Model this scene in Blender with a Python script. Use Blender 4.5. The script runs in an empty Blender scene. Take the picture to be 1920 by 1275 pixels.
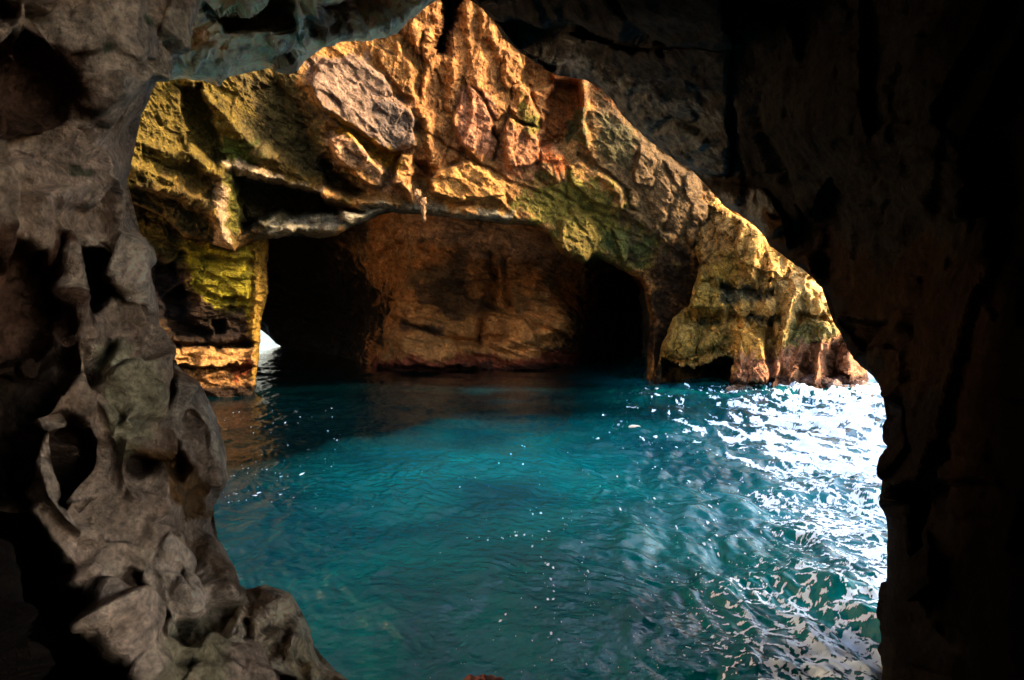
import bpy, math, random
import numpy as np
from mathutils import Vector

# ------------------------------------------------------------------ camera, light, exposure
F = 1280.0                 # focal length in pixels of the 1920 px wide photograph
HZ = 600.0                 # horizon row
EYE = 4.0                  # eye height over the water
scene = bpy.context.scene
cam_data = bpy.data.cameras.new('camera')
cam = bpy.data.objects.new('camera', cam_data)
scene.collection.objects.link(cam)
cam.location = (0, 0, EYE)
cam.rotation_euler = (math.radians(90), 0, 0)
cam_data.sensor_width = 36.0
cam_data.lens = 36.0 * F / 1920.0
cam_data.shift_y = -(637.5 - HZ) / 1920.0
cam_data.clip_start = 0.05
cam_data.clip_end = 6000
cam_data.dof.use_dof = True
cam_data.dof.focus_distance = 34.0
cam_data.dof.aperture_fstop = 4.5
scene.camera = cam

SUN = Vector((0.88, -0.12, 0.46)).normalized()
sun_el = math.asin(SUN.z)
sun_az = math.atan2(SUN.x, SUN.y)          # clockwise from +Y
world = bpy.data.worlds.new('World')
scene.world = world
world.use_nodes = True
wn = world.node_tree
sky = wn.nodes.new('ShaderNodeTexSky')
sky.sky_type = 'NISHITA'
sky.sun_disc = False
sky.sun_elevation = sun_el
sky.sun_rotation = sun_az
sky.air_density = 1.0
sky.dust_density = 4.0
bg = wn.nodes['Background']
bg.inputs['Strength'].default_value = 0.15
wn.links.new(sky.outputs[0], bg.inputs['Color'])
sl = bpy.data.lights.new('sun', 'SUN')
sl.energy = 2.0
sl.angle = math.radians(0.6)
sl.color = (0.84, 0.63, 0.40)
so = bpy.data.objects.new('sun', sl)
scene.collection.objects.link(so)
so.rotation_euler = SUN.to_track_quat('Z', 'Y').to_euler()
so.location = SUN * 100

scene.view_settings.view_transform = 'Standard'
scene.view_settings.look = 'None'
scene.view_settings.exposure = 3.0
scene.view_settings.gamma = 1.0
scene.view_settings.use_curve_mapping = False
cy = scene.cycles
cy.use_denoising = True
cy.max_bounces = 7
cy.diffuse_bounces = 5
cy.glossy_bounces = 4
cy.sample_clamp_indirect = 6.0
cy.caustics_reflective = False
cy.caustics_refractive = False

rng = np.random.default_rng(7)
random.seed(7)


# ------------------------------------------------------------------ numpy noise
def _hash(ix, iy, iz, seed):
    h = (ix.astype(np.uint32) * np.uint32(374761393)) ^ (iy.astype(np.uint32) * np.uint32(668265263)) ^ \
        (iz.astype(np.uint32) * np.uint32(2246822519)) ^ np.uint32((seed * 3266489917) & 0xffffffff)
    h = (h ^ (h >> np.uint32(13))) * np.uint32(1274126177)
    h ^= h >> np.uint32(16)
    h = h * np.uint32(2654435761)
    h ^= h >> np.uint32(15)
    return h


def perlin(p, seed=0):
    p = p.astype(np.float32)
    i = np.floor(p).astype(np.int32)
    f = p - i
    u = f * f * f * (f * (f * 6 - 15) + 10)
    out = np.zeros(len(p), np.float32)
    for dx in (0, 1):
        wx = u[:, 0] if dx else 1 - u[:, 0]
        for dy in (0, 1):
            wy = u[:, 1] if dy else 1 - u[:, 1]
            for dz in (0, 1):
                wz = u[:, 2] if dz else 1 - u[:, 2]
                h = _hash(i[:, 0] + dx, i[:, 1] + dy, i[:, 2] + dz, seed)
                gx = (h & 1023).astype(np.float32) / 511.5 - 1
                gy = ((h >> np.uint32(10)) & 1023).astype(np.float32) / 511.5 - 1
                gz = ((h >> np.uint32(20)) & 1023).astype(np.float32) / 511.5 - 1
                out += wx * wy * wz * (gx * (f[:, 0] - dx) + gy * (f[:, 1] - dy) + gz * (f[:, 2] - dz))
    return out


def fbm(p, octs=4, seed=0, gain=0.5, ridged=False):
    a, s, tot = 1.0, 0.0, 0.0
    q = p.copy()
    for o in range(octs):
        n = perlin(q, seed + o * 17)
        if ridged:
            n = 0.5 - np.abs(n) * 1.6
        s = s + a * n
        tot += a
        a *= gain
        q = q * 2.03 + 7.31
    return s / tot


def facets(p, seed=0, tilt=0.7, off=0.5):
    """blocky fractured rock: every cell is a tilted plane"""
    p = p.astype(np.float32)
    i = np.floor(p).astype(np.int32)
    best = np.full(len(p), 1e9, np.float32)
    hb = np.zeros(len(p), np.float32)
    for dx in (-1, 0, 1):
        for dy in (-1, 0, 1):
            for dz in (-1, 0, 1):
                cx, cyy, cz = i[:, 0] + dx, i[:, 1] + dy, i[:, 2] + dz
                h = _hash(cx, cyy, cz, seed)
                rx = cx + (h & 255).astype(np.float32) / 255
                ry = cyy + ((h >> np.uint32(8)) & 255).astype(np.float32) / 255
                rz = cz + ((h >> np.uint32(16)) & 255).astype(np.float32) / 255
                vx, vy, vz = p[:, 0] - rx, p[:, 1] - ry, p[:, 2] - rz
                d = vx * vx + vy * vy + vz * vz
                m = d < best
                h2 = _hash(cx, cyy, cz, seed + 91)
                g1 = (h2 & 255).astype(np.float32) / 127.5 - 1
                g2 = ((h2 >> np.uint32(8)) & 255).astype(np.float32) / 127.5 - 1
                g3 = ((h2 >> np.uint32(16)) & 255).astype(np.float32) / 127.5 - 1
                o = ((h2 >> np.uint32(24)) & 255).astype(np.float32) / 127.5 - 1
                val = o * off + tilt * (g1 * vx + g2 * vy + g3 * vz)
                best = np.where(m, d, best)
                hb = np.where(m, val, hb)
    return hb


def sstep(x):
    x = np.clip(x, 0, 1)
    return x * x * (3 - 2 * x)


# ------------------------------------------------------------------ pixel rows to places
def un(px, py, Y):
    px, py, Y = np.broadcast_arrays(np.asarray(px, float), np.asarray(py, float), np.asarray(Y, float))
    return np.stack([(px - 960) / F * Y, Y, EYE - (py - HZ) / F * Y], -1)


def poly_sd(q, poly):
    """signed distance (positive inside) and nearest boundary point"""
    poly = np.asarray(poly, np.float32)
    n = len(poly)
    best = np.full(len(q), 1e12, np.float32)
    nb = np.zeros((len(q), 2), np.float32)
    inside = np.zeros(len(q), bool)
    for k in range(n):
        a, b = poly[k], poly[(k + 1) % n]
        ab = b - a
        pa = q - a
        t = np.clip((pa @ ab) / max(float(ab @ ab), 1e-6), 0, 1)
        c = a + t[:, None] * ab
        d = ((q - c) ** 2).sum(1)
        m = d < best
        best = np.where(m, d, best)
        nb[m] = c[m]
        cond = (a[1] > q[:, 1]) != (b[1] > q[:, 1])
        if abs(ab[1]) > 1e-9:
            xi = a[0] + (q[:, 1] - a[1]) * ab[0] / ab[1]
            inside ^= cond & (q[:, 0] < xi)
    d = np.sqrt(best)
    return np.where(inside, d, -d), nb


def line_d(q, pts):
    pts = np.asarray(pts, np.float32)
    best = np.full(len(q), 1e9, np.float32)
    for a, b in zip(pts[:-1], pts[1:]):
        ab = b - a
        t = np.clip(((q - a) @ ab) / max(float(ab @ ab), 1e-6), 0, 1)
        d = np.hypot(*(q - (a + t[:, None] * ab)).T)
        best = np.minimum(best, d)
    return best


def tps(ctrl, q):
    c = np.array(ctrl, float)
    xy = c[:, :2] / 400.0
    qq = q / 400.0
    n = len(c)

    def phi(r2):
        return np.sqrt(r2 + 0.02)
    K = phi(((xy[:, None] - xy[None]) ** 2).sum(-1))
    A = np.zeros((n + 3, n + 3))
    A[:n, :n] = K
    A[:n, n] = 1
    A[:n, n + 1:] = xy
    A[n, :n] = 1
    A[n + 1:, :n] = xy.T
    w = np.linalg.solve(A + 1e-9 * np.eye(n + 3), np.concatenate([c[:, 2], [0, 0, 0]]))
    out = w[n] + qq @ w[n + 1:]
    for k in range(n):
        out += w[k] * phi(((qq - xy[k]) ** 2).sum(1))
    return np.clip(out, c[:, 2].min() * 0.92, c[:, 2].max() * 1.06)


# ------------------------------------------------------------------ objects
def put(name, mesh, parent=None, **props):
    o = bpy.data.objects.new(name, mesh)
    scene.collection.objects.link(o)
    if parent:
        o.parent = parent
    for k, v in props.items():
        o[k] = v
    return o


def mesh_from(name, V, Fq, mat, col=None, smooth=False):
    me = bpy.data.meshes.new(name)
    V = np.ascontiguousarray(V, np.float32)
    Fq = np.ascontiguousarray(Fq, np.int32)
    k = Fq.shape[1]
    me.vertices.add(len(V))
    me.vertices.foreach_set('co', V.ravel())
    me.loops.add(Fq.size)
    me.loops.foreach_set('vertex_index', Fq.ravel())
    me.polygons.add(len(Fq))
    me.polygons.foreach_set('loop_start', np.arange(0, Fq.size, k, dtype=np.int32))
    me.polygons.foreach_set('loop_total', np.full(len(Fq), k, np.int32))
    me.polygons.foreach_set('use_smooth', np.full(len(Fq), smooth, bool))
    if col is not None:
        a = me.color_attributes.new('tint', 'FLOAT_COLOR', 'POINT')
        c4 = np.ones((len(V), 4), np.float32)
        c4[:, :3] = col
        a.data.foreach_set('color', c4.ravel())
    me.update()
    me.validate()
    me.materials.append(mat)
    return me


# ------------------------------------------------------------------ materials
def rock_material(name, scale, bump=0.5, rough=0.85, bdist=0.05, spec=0.12, contrast=0.5, gain=1.0):
    m = bpy.data.materials.new(name)
    m.use_nodes = True
    nt = m.node_tree
    N, L = nt.nodes, nt.links
    b = N['Principled BSDF']
    b.inputs['Roughness'].default_value = rough
    b.inputs['Specular IOR Level'].default_value = spec
    tc = N.new('ShaderNodeTexCoord')
    at = N.new('ShaderNodeAttribute')
    at.attribute_name = 'tint'
    n1 = N.new('ShaderNodeTexNoise')
    n1.inputs['Scale'].default_value = scale
    n1.inputs['Detail'].default_value = 9
    n1.inputs['Roughness'].default_value = 0.68
    n2 = N.new('ShaderNodeTexNoise')
    n2.inputs['Scale'].default_value = scale * 4.5
    n2.inputs['Detail'].default_value = 6
    n2.inputs['Roughness'].default_value = 0.7
    for n in (n1, n2):
        L.new(tc.outputs['Object'], n.inputs['Vector'])
    mr = N.new('ShaderNodeMapRange')
    mr.inputs['From Min'].default_value = 0.32
    mr.inputs['From Max'].default_value = 0.68
    mr.inputs['To Min'].default_value = (1 - contrast) * gain
    mr.inputs['To Max'].default_value = (1 + contrast * 0.8) * gain
    L.new(n1.outputs['Fac'], mr.inputs['Value'])
    mr2 = N.new('ShaderNodeMapRange')
    mr2.inputs['From Min'].default_value = 0.34
    mr2.inputs['From Max'].default_value = 0.62
    mr2.inputs['To Min'].default_value = 1 - contrast * 0.9
    mr2.inputs['To Max'].default_value = 1 + contrast * 0.4
    L.new(n2.outputs['Fac'], mr2.inputs['Value'])
    mu = N.new('ShaderNodeMath')
    mu.operation = 'MULTIPLY'
    L.new(mr.outputs[0], mu.inputs[0])
    L.new(mr2.outputs[0], mu.inputs[1])
    vm = N.new('ShaderNodeVectorMath')
    vm.operation = 'SCALE'
    L.new(at.outputs['Color'], vm.inputs[0])
    L.new(mu.outputs[0], vm.inputs['Scale'])
    L.new(vm.outputs[0], b.inputs['Base Color'])
    bp = N.new('ShaderNodeBump')
    bp.inputs['Strength'].default_value = bump
    bp.inputs['Distance'].default_value = bdist
    ad = N.new('ShaderNodeMath')
    ad.operation = 'MULTIPLY_ADD'
    ad.inputs[1].default_value = 0.4
    L.new(n2.outputs['Fac'], ad.inputs[0])
    L.new(n1.outputs['Fac'], ad.inputs[2])
    L.new(ad.outputs[0], bp.inputs['Height'])
    L.new(bp.outputs[0], b.inputs['Normal'])
    return m


M_FAR = rock_material('weathered limestone', 2.2, 0.8, 0.85, 0.25, gain=0.68, contrast=0.72)
M_SUN = rock_material('sunlit golden limestone', 2.6, 0.8, 0.85, 0.2, gain=1.05, contrast=0.72)  # brighter copy of the limestone, sunlight put into its colour
M_BACK = rock_material('damp cave limestone', 0.9, 0.8, 0.7, 0.3, gain=2.7)
M_NEAR = rock_material('eroded chalk rock', 7.0, 1.0, 0.85, 0.08, contrast=0.55, gain=1.22)
M_CEIL = rock_material('pitted ceiling limestone', 2.2, 0.8, 0.8, 0.15, contrast=0.5, gain=2.3)
M_DARK = rock_material('shade-darkened limestone', 2.2, 0.6, 1.0, 0.15, spec=0.01, contrast=0.5, gain=0.17)  # near-black colour carries the shade of the unlit right wall


# ------------------------------------------------------------------ the rock sheet builder
def axis(lo, hi, a, b, step, grow=1.16):
    """uniform from a to b, growing steps out to lo and hi"""
    mid = list(np.arange(a, b + step, step))
    s, x = step, mid[-1]
    while x < hi:
        s *= grow
        x += s
        mid.append(x)
    s, x = step, mid[0]
    left = []
    while x > lo:
        s *= grow
        x -= s
        left.append(x)
    return np.array(left[::-1] + mid)


def rock_sheet(name, outline, box, step, ctrl, feats, base, colors, noise, mat, smooth=False,
               rag=(5, 40), roll=(30, 1.0), thick=4.0, warp=(4, 30), parts=(), seed=1,
               fine=None, props=None, bevk=1.0, satpow=1.0, soft_h=1, hk=1.0, facet_soft=2, facet_off=0.5):
    """A rock mass seen from one side: outline and relief are given where they stand,
    every point has its own distance, edges roll over and run back `thick` metres."""
    fine = fine or box
    xs = axis(box[0], box[2], fine[0], fine[2], step)
    ys = axis(box[1], box[3], fine[1], fine[3], step)
    nx, ny = len(xs), len(ys)
    X, Y = np.meshgrid(xs, ys)
    p = np.stack([X.ravel(), Y.ravel()], 1).astype(np.float32)
    p3 = np.concatenate([p, np.zeros((len(p), 1), np.float32)], 1)
    # ragged outline by warping the lookup
    w = np.stack([fbm(p3 / rag[1] + 11 * seed, 4, seed, 0.6), fbm(p3 / rag[1] + 53 + seed, 4, seed + 5, 0.6)], 1) * rag[0] * 2.2
    q = p + w
    sd, nb = poly_sd(q, outline)
    out = sd < 0
    pos = p.copy()
    pos[out] += (nb[out] - q[out])
    # pull the run-back a little inwards
    inward = (q - nb)
    ln = np.maximum(np.hypot(inward[:, 0], inward[:, 1]), 1e-3)[:, None]
    pos[out] += (-inward / ln * -0.02 * 0)[out]
    D = tps(ctrl, pos.astype(float))
    ppm = F / D                       # pixels per metre there
    # authored relief
    wq = pos + np.stack([fbm(p3 / warp[1] + 3, 3, seed + 40, 0.55), fbm(p3 / warp[1] + 97, 3, seed + 44, 0.55)], 1) * warp[0] * 2.2
    H = np.zeros(len(p))
    for f in feats:
        k = f[0]
        if k == 'slab':               # polygon, metres towards us, tilt x, tilt y (m per 100 px), bevel px
            _, poly, dz, tx, ty, bev = f
            a = np.asarray(poly, float)
            c = a.mean(0)
            lo, hi = a.min(0) - 20, a.max(0) + 20
            m = (wq[:, 0] > lo[0]) & (wq[:, 0] < hi[0]) & (wq[:, 1] > lo[1]) & (wq[:, 1] < hi[1])
            if not m.any():
                continue
            s, _ = poly_sd(wq[m], poly)
            bev = bev * bevk
            v = dz + tx * (wq[m, 0] - c[0]) / 100 + ty * (wq[m, 1] - c[1]) / 100
            H[m] += v * sstep(s / bev + 0.15)
        elif k == 'ridge':            # polyline, height, width px, sharpness
            _, pts, h, wd = f[:4]
            a = np.asarray(pts, float)
            lo, hi = a.min(0) - wd * 3, a.max(0) + wd * 3
            m = (wq[:, 0] > lo[0]) & (wq[:, 0] < hi[0]) & (wq[:, 1] > lo[1]) & (wq[:, 1] < hi[1])
            if m.any():
                d = line_d(wq[m], pts) / wd
                H[m] += h * np.exp(-(d ** (f[4] if len(f) > 4 else 1.3)))
        elif k == 'lump':             # cx, cy, rx, ry, h
            _, cx, cyy, rx, ry, h = f
            r2 = ((wq[:, 0] - cx) / rx) ** 2 + ((wq[:, 1] - cyy) / ry) ** 2
            H += h * np.sqrt(np.clip(1 - r2, 0, 1))
    if soft_h:
        Hg = H.reshape(ny, nx)
        for _ in range(soft_h):
            Hg = (Hg + np.roll(Hg, 1, 0) + np.roll(Hg, -1, 0) + np.roll(Hg, 1, 1) + np.roll(Hg, -1, 1)) / 5
        H = Hg.ravel()
    H = H * hk
    D0 = D
    D = D - H
    # rolled edge and run-back
    rw, rd = roll
    e = np.clip(1 - np.maximum(sd, 0) / rw, 0, 1)
    D = D + rd * (1 - np.sqrt(np.clip(1 - e ** 2, 0, 1)))
    back = np.where(out, np.minimum(-sd / max(step * 14, 1), 1.0), 0)
    D = D + np.where(out, back * thick + 0.02, 0)
    P = un(pos[:, 0], pos[:, 1], D).reshape(ny, nx, 3)
    # natural relief along the surface normal
    def normals(P):
        gx = np.gradient(P, axis=1)
        gy = np.gradient(P, axis=0)
        n = np.cross(gx, gy)
        n /= np.maximum(np.linalg.norm(n, axis=-1, keepdims=True), 1e-9)
        return n
    from_flat = P.reshape(-1, 3)
    n0 = normals(P).reshape(-1, 3)
    ray = from_flat - np.array([0, 0, EYE])
    ray /= np.linalg.norm(ray, axis=1, keepdims=True)
    flip = (n0 * ray).sum(1) > 0
    n0[flip] *= -1
    ng = n0.reshape(ny, nx, 3)
    for _ in range(2):
        for axn in (0, 1):
            kw = 4
            pad = [(0, 0)] * 3
            pad[axn] = (kw + 1, kw)
            cs = np.cumsum(np.pad(ng, pad, mode='edge'), axis=axn)
            a0 = [slice(None)] * 3
            a1 = [slice(None)] * 3
            a0[axn] = slice(2 * kw + 1, None)
            a1[axn] = slice(0, -(2 * kw + 1))
            ng = cs[tuple(a0)] - cs[tuple(a1)]
    n0 = ng.reshape(-1, 3)
    n0 /= np.maximum(np.linalg.norm(n0, axis=1, keepdims=True), 1e-9)
    nrm = n0 * 0.45 - ray * 0.6
    nrm /= np.linalg.norm(nrm, axis=1, keepdims=True)
    h = np.zeros(len(p), np.float32)
    PP = un(pos[:, 0], pos[:, 1], D0 - 0.25 * H).astype(np.float32)      # noise follows the broad surface, not the step faces
    for nz in noise:
        kind, size, amp = nz[0], np.array(nz[1], np.float32), nz[2]
        rot = nz[3] if len(nz) > 3 else None
        Q = PP
        if rot:
            ca, sa = math.cos(rot), math.sin(rot)
            Q = np.stack([PP[:, 0] * ca - PP[:, 2] * sa, PP[:, 1], PP[:, 0] * sa + PP[:, 2] * ca], 1)
        Q = Q / size
        if kind == 'facet':
            Q = Q + 0.35 * np.stack([perlin(Q * 1.3 + 5, seed + 3), perlin(Q * 1.3 + 15, seed + 4), perlin(Q * 1.3 + 25, seed + 6)], 1)
            v = facets(Q, seed, 0.7 if facet_off > 0.3 else 1.0, facet_off).reshape(ny, nx)
            for _ in range(facet_soft):
                v = (v * 2 + np.roll(v, 1, 0) + np.roll(v, -1, 0) + np.roll(v, 1, 1) + np.roll(v, -1, 1)) / 6
            v = v.ravel()
        elif kind == 'ridged':
            v = fbm(Q, 5, seed + 9, 0.55, True)
        else:
            v = fbm(Q, 5, seed + 21, 0.55)
        mask = 1.0
        if len(nz) > 4 and nz[4] is not None:
            s, _ = poly_sd(pos, nz[4])
            mask = sstep(s / 30 + 0.5)
        h += amp * v * mask
    edge = np.where(out, 0.25, 0.35 + 0.65 * sstep(sd / (rw * 1.0)))
    P = (from_flat + nrm * (h * edge)[:, None]).astype(np.float32)
    # minerals, with light and shade painted into some zones
    C = np.tile(np.asarray(base, np.float32), (len(p), 1))
    big = fbm(PP / np.float32(colors.get('patch', 3.0)), 5, seed + 60, 0.6)
    med = fbm(PP / np.float32(colors.get('patch', 3.0) * 0.25), 4, seed + 63, 0.6)
    for c2, th, sft in colors.get('mix', ()):
        k = sstep((big + 0.35 * med - th) / sft)[:, None]
        C = C * (1 - k) + np.asarray(c2, np.float32) * k
        big = -np.roll(big, 0) * 0.9 + med * 0.3
    for sz, rt, c2, th, sft in colors.get('strata', ()):
        ca, sa = math.cos(rt), math.sin(rt)
        Q = np.stack([PP[:, 0] * ca - PP[:, 2] * sa, PP[:, 1], PP[:, 0] * sa + PP[:, 2] * ca], 1) / np.float32(sz)
        k = sstep((fbm(Q, 4, seed + 81, 0.6) - th) / sft)[:, None]
        C = C * (1 - k) + np.asarray(c2, np.float32) * k
    for z in colors.get('zones', ()):
        poly, c2, soft, amt, grain = z
        s, _ = poly_sd(wq, poly)
        g = fbm(PP / np.float32(grain) + np.float32(len(poly) * 3.3), 5, seed + 70, 0.75)
        k = (sstep(s / soft + 0.5 + g * 4.5) * amt * sstep((s + soft * 1.5) / soft))[:, None]
        C = C * (1 - k) + np.asarray(c2, np.float32) * k
    C *= (1 + 0.5 * med)[:, None]
    C = np.maximum(C, 0.003) ** satpow
    C = np.clip(C, 0.004, 0.85)
    idx = np.arange(nx * ny).reshape(ny, nx)
    quads = np.stack([idx[:-1, :-1], idx[1:, :-1], idx[1:, 1:], idx[:-1, 1:]], -1).reshape(-1, 4)
    # drop what has run far back
    far = (sd < -step * 30)
    keep = ~far[quads].all(1)
    quads = quads[keep]
    cen = pos[quads].mean(1)
    label = np.zeros(len(quads), int)
    for k, pt in enumerate(parts, 1):
        s, _ = poly_sd(cen, pt[1])
        label[s > 0] = k
    gq = {}
    for k in range(1, len(parts) + 1):          # a part is one connected piece; crumbs go back to the body
        ids = np.nonzero(label == k)[0]
        key = {int(a): int(i) for a, i in zip(quads[ids, 0], ids)}
        seen, best = set(), []
        for st_ in key:
            if st_ in seen:
                continue
            comp, stack = [], [st_]
            seen.add(st_)
            while stack:
                a = stack.pop()
                comp.append(key[a])
                for nb2 in (a - 1, a + 1, a - nx, a + nx):
                    if nb2 in key and nb2 not in seen:
                        seen.add(nb2)
                        stack.append(nb2)
            if len(comp) > len(best):
                best = comp
        drop = np.setdiff1d(ids, np.array(best, int))
        label[drop] = 0

    def cut(sel, nm, mt=None):
        fq = quads[sel]
        used, inv = np.unique(fq, return_inverse=True)
        return mesh_from(nm, P[used], inv.reshape(-1, 4), mt or mat, C[used], smooth)
    root = put(name, cut(label == 0, name), **(props or {}))
    for k, pt in enumerate(parts, 1):
        if (label == k).sum() > 30:
            o = put(pt[0], cut(label == k, pt[0], pt[3] if len(pt) > 3 else None), root)
            if len(pt) > 2 and pt[2]:
                o['label'] = pt[2]
    return root


def lump_rock(name, c, r, mat, color, seed, parent=None, squash=(1, 1, 1), sub=4, **props):
    import bmesh
    bm = bmesh.new()
    bmesh.ops.create_icosphere(bm, subdivisions=sub, radius=1)
    V = np.array([v.co[:] for v in bm.verts], np.float32)
    Fq = np.array([[v.index for v in f.verts] for f in bm.faces], np.int32)
    bm.free()
    d = facets(V * 1.6 + seed * 3.7, seed, 0.5, 0.35) * 0.35 + fbm(V * 2.2 + seed, 4, seed) * 0.5
    V = V * (1 + d)[:, None] * np.array(squash, np.float32) * r
    V = V + np.array(c, np.float32)
    k = fbm(V / r * 1.5, 4, seed + 5)[:, None]
    C = np.clip(np.asarray(color, np.float32) * (1 + 1.3 * k), 0.004, 0.9)
    return put(name, mesh_from(name, V, Fq, mat, C), parent, **props)


# mineral colours (albedo)
TAN = (0.50, 0.29, 0.115)
ORANGE = (0.50, 0.22, 0.07)
PINK = (0.55, 0.30, 0.19)
OCHRE = (0.36, 0.21, 0.05)
MOSS = (0.19, 0.20, 0.035)
MOSSY = (0.30, 0.27, 0.03)
GREEN = (0.10, 0.13, 0.04)
GREY = (0.30, 0.26, 0.22)
DARK = (0.025, 0.017, 0.010)
BROWN = (0.10, 0.055, 0.025)
CREAM = (0.62, 0.48, 0.30)
RED = (0.22, 0.05, 0.02)

# ================================================================== rock arch
arch_outline = [(60, 300), (60, -260), (900, -260), (985, -60), (1060, 60), (1140, 110), (1230, 200), (1330, 280), (1420, 370), (1500, 450), (1500, 520), (1400, 640), (1300, 735), (1232, 745),
                (1213, 735), (1216, 660), (1222, 600), (1202, 525), (1150, 495), (1115, 482), (1095, 495), (1045, 470),
                (1030, 440), (1000, 422), (950, 420), (900, 412), (850, 408), (790, 400), (720, 396), (690, 412),
                (655, 425), (632, 440), (600, 447), (560, 437), (500, 447), (470, 456), (440, 470), (345, 442),
                (300, 402), (225, 372)]
A_slabs = [
    ('rock_slab', [(608, 112), (680, 102), (720, 150), (762, 198), (779, 220), (776, 272), (728, 290), (652, 236), (600, 202), (574, 150)], 1.3, -0.5, 0.5, 9),
    ('rock_slab', [(765, 45), (790, 12), (828, 0), (829, 70), (806, 120), (782, 100), (772, 70)], 0.8, 0.6, 0, 6),
    ('rock_slab', [(872, 158), (905, 178), (923, 235), (916, 275), (904, 305), (862, 272), (848, 228)], 0.8, -0.3, 0.4, 5),
    ('rock_slab', [(615, 262), (655, 246), (690, 285), (722, 322), (716, 352), (690, 350), (650, 318), (628, 290)], 1.8, -0.9, 0.3, 7),
    ('rock_spur', [(750, 290), (773, 290), (776, 345), (779, 392), (768, 378), (755, 352), (735, 342), (738, 318)], 1.9, -1.2, 0, 6),
    ('rock_slab', [(800, 335), (840, 312), (882, 300), (922, 330), (945, 352), (953, 388), (925, 378), (882, 372), (842, 378), (808, 366)], 1.6, -0.5, 0.2, 8),
    ('rock_slab', [(951, 216), (978, 232), (1010, 240), (1012, 302), (990, 312), (950, 312), (945, 262)], 0.9, -0.6, 0, 5),
    ('rock_slab', [(958, 160), (985, 165), (1010, 215), (1008, 238), (975, 228), (957, 205)], 0.7, 0.5, 0, 5),
    ('rock_slab', [(895, 95), (915, 120), (945, 160), (948, 200), (925, 225), (905, 175), (885, 160)], 0.4, -0.5, 0.3, 5),
    ('rock_slab', [(942, 92), (975, 98), (978, 155), (962, 160), (945, 130)], 0.6, 0.7, 0, 4),
    ('rock_slab', [(702, 100), (735, 72), (752, 90), (775, 130), (778, 190), (745, 170), (720, 130)], 0.6, 0.8, 0, 5),
    ('rock_slab', [(1100, 205), (1150, 190), (1200, 250), (1296, 325), (1310, 400), (1262, 470), (1192, 430), (1130, 350), (1100, 300)], 0.7, 0.15, 0.1, 18),
    ('rock_slab', [(1012, 278), (1055, 290), (1062, 335), (1048, 345), (1010, 315)], 0.5, -0.4, 0.2, 5),
    ('rock_slab', [(1062, 310), (1090, 300), (1165, 352), (1170, 395), (1120, 385), (1070, 345)], 0.7, 0.1, 0.3, 6),
    ('rock_slab', [(1050, 410), (1100, 395), (1135, 450), (1098, 494), (1048, 470)], 0.6, -0.2, 0.2, 8),
    ('rock_slab', [(1186, 330), (1202, 268), (1230, 300), (1222, 350), (1190, 345)], 0.7, -0.8, 0.3, 5),
    ('rock_slab', [(1165, 390), (1200, 392), (1260, 440), (1240, 480), (1180, 450)], 0.4, 0.3, 0.2, 8),
]
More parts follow.
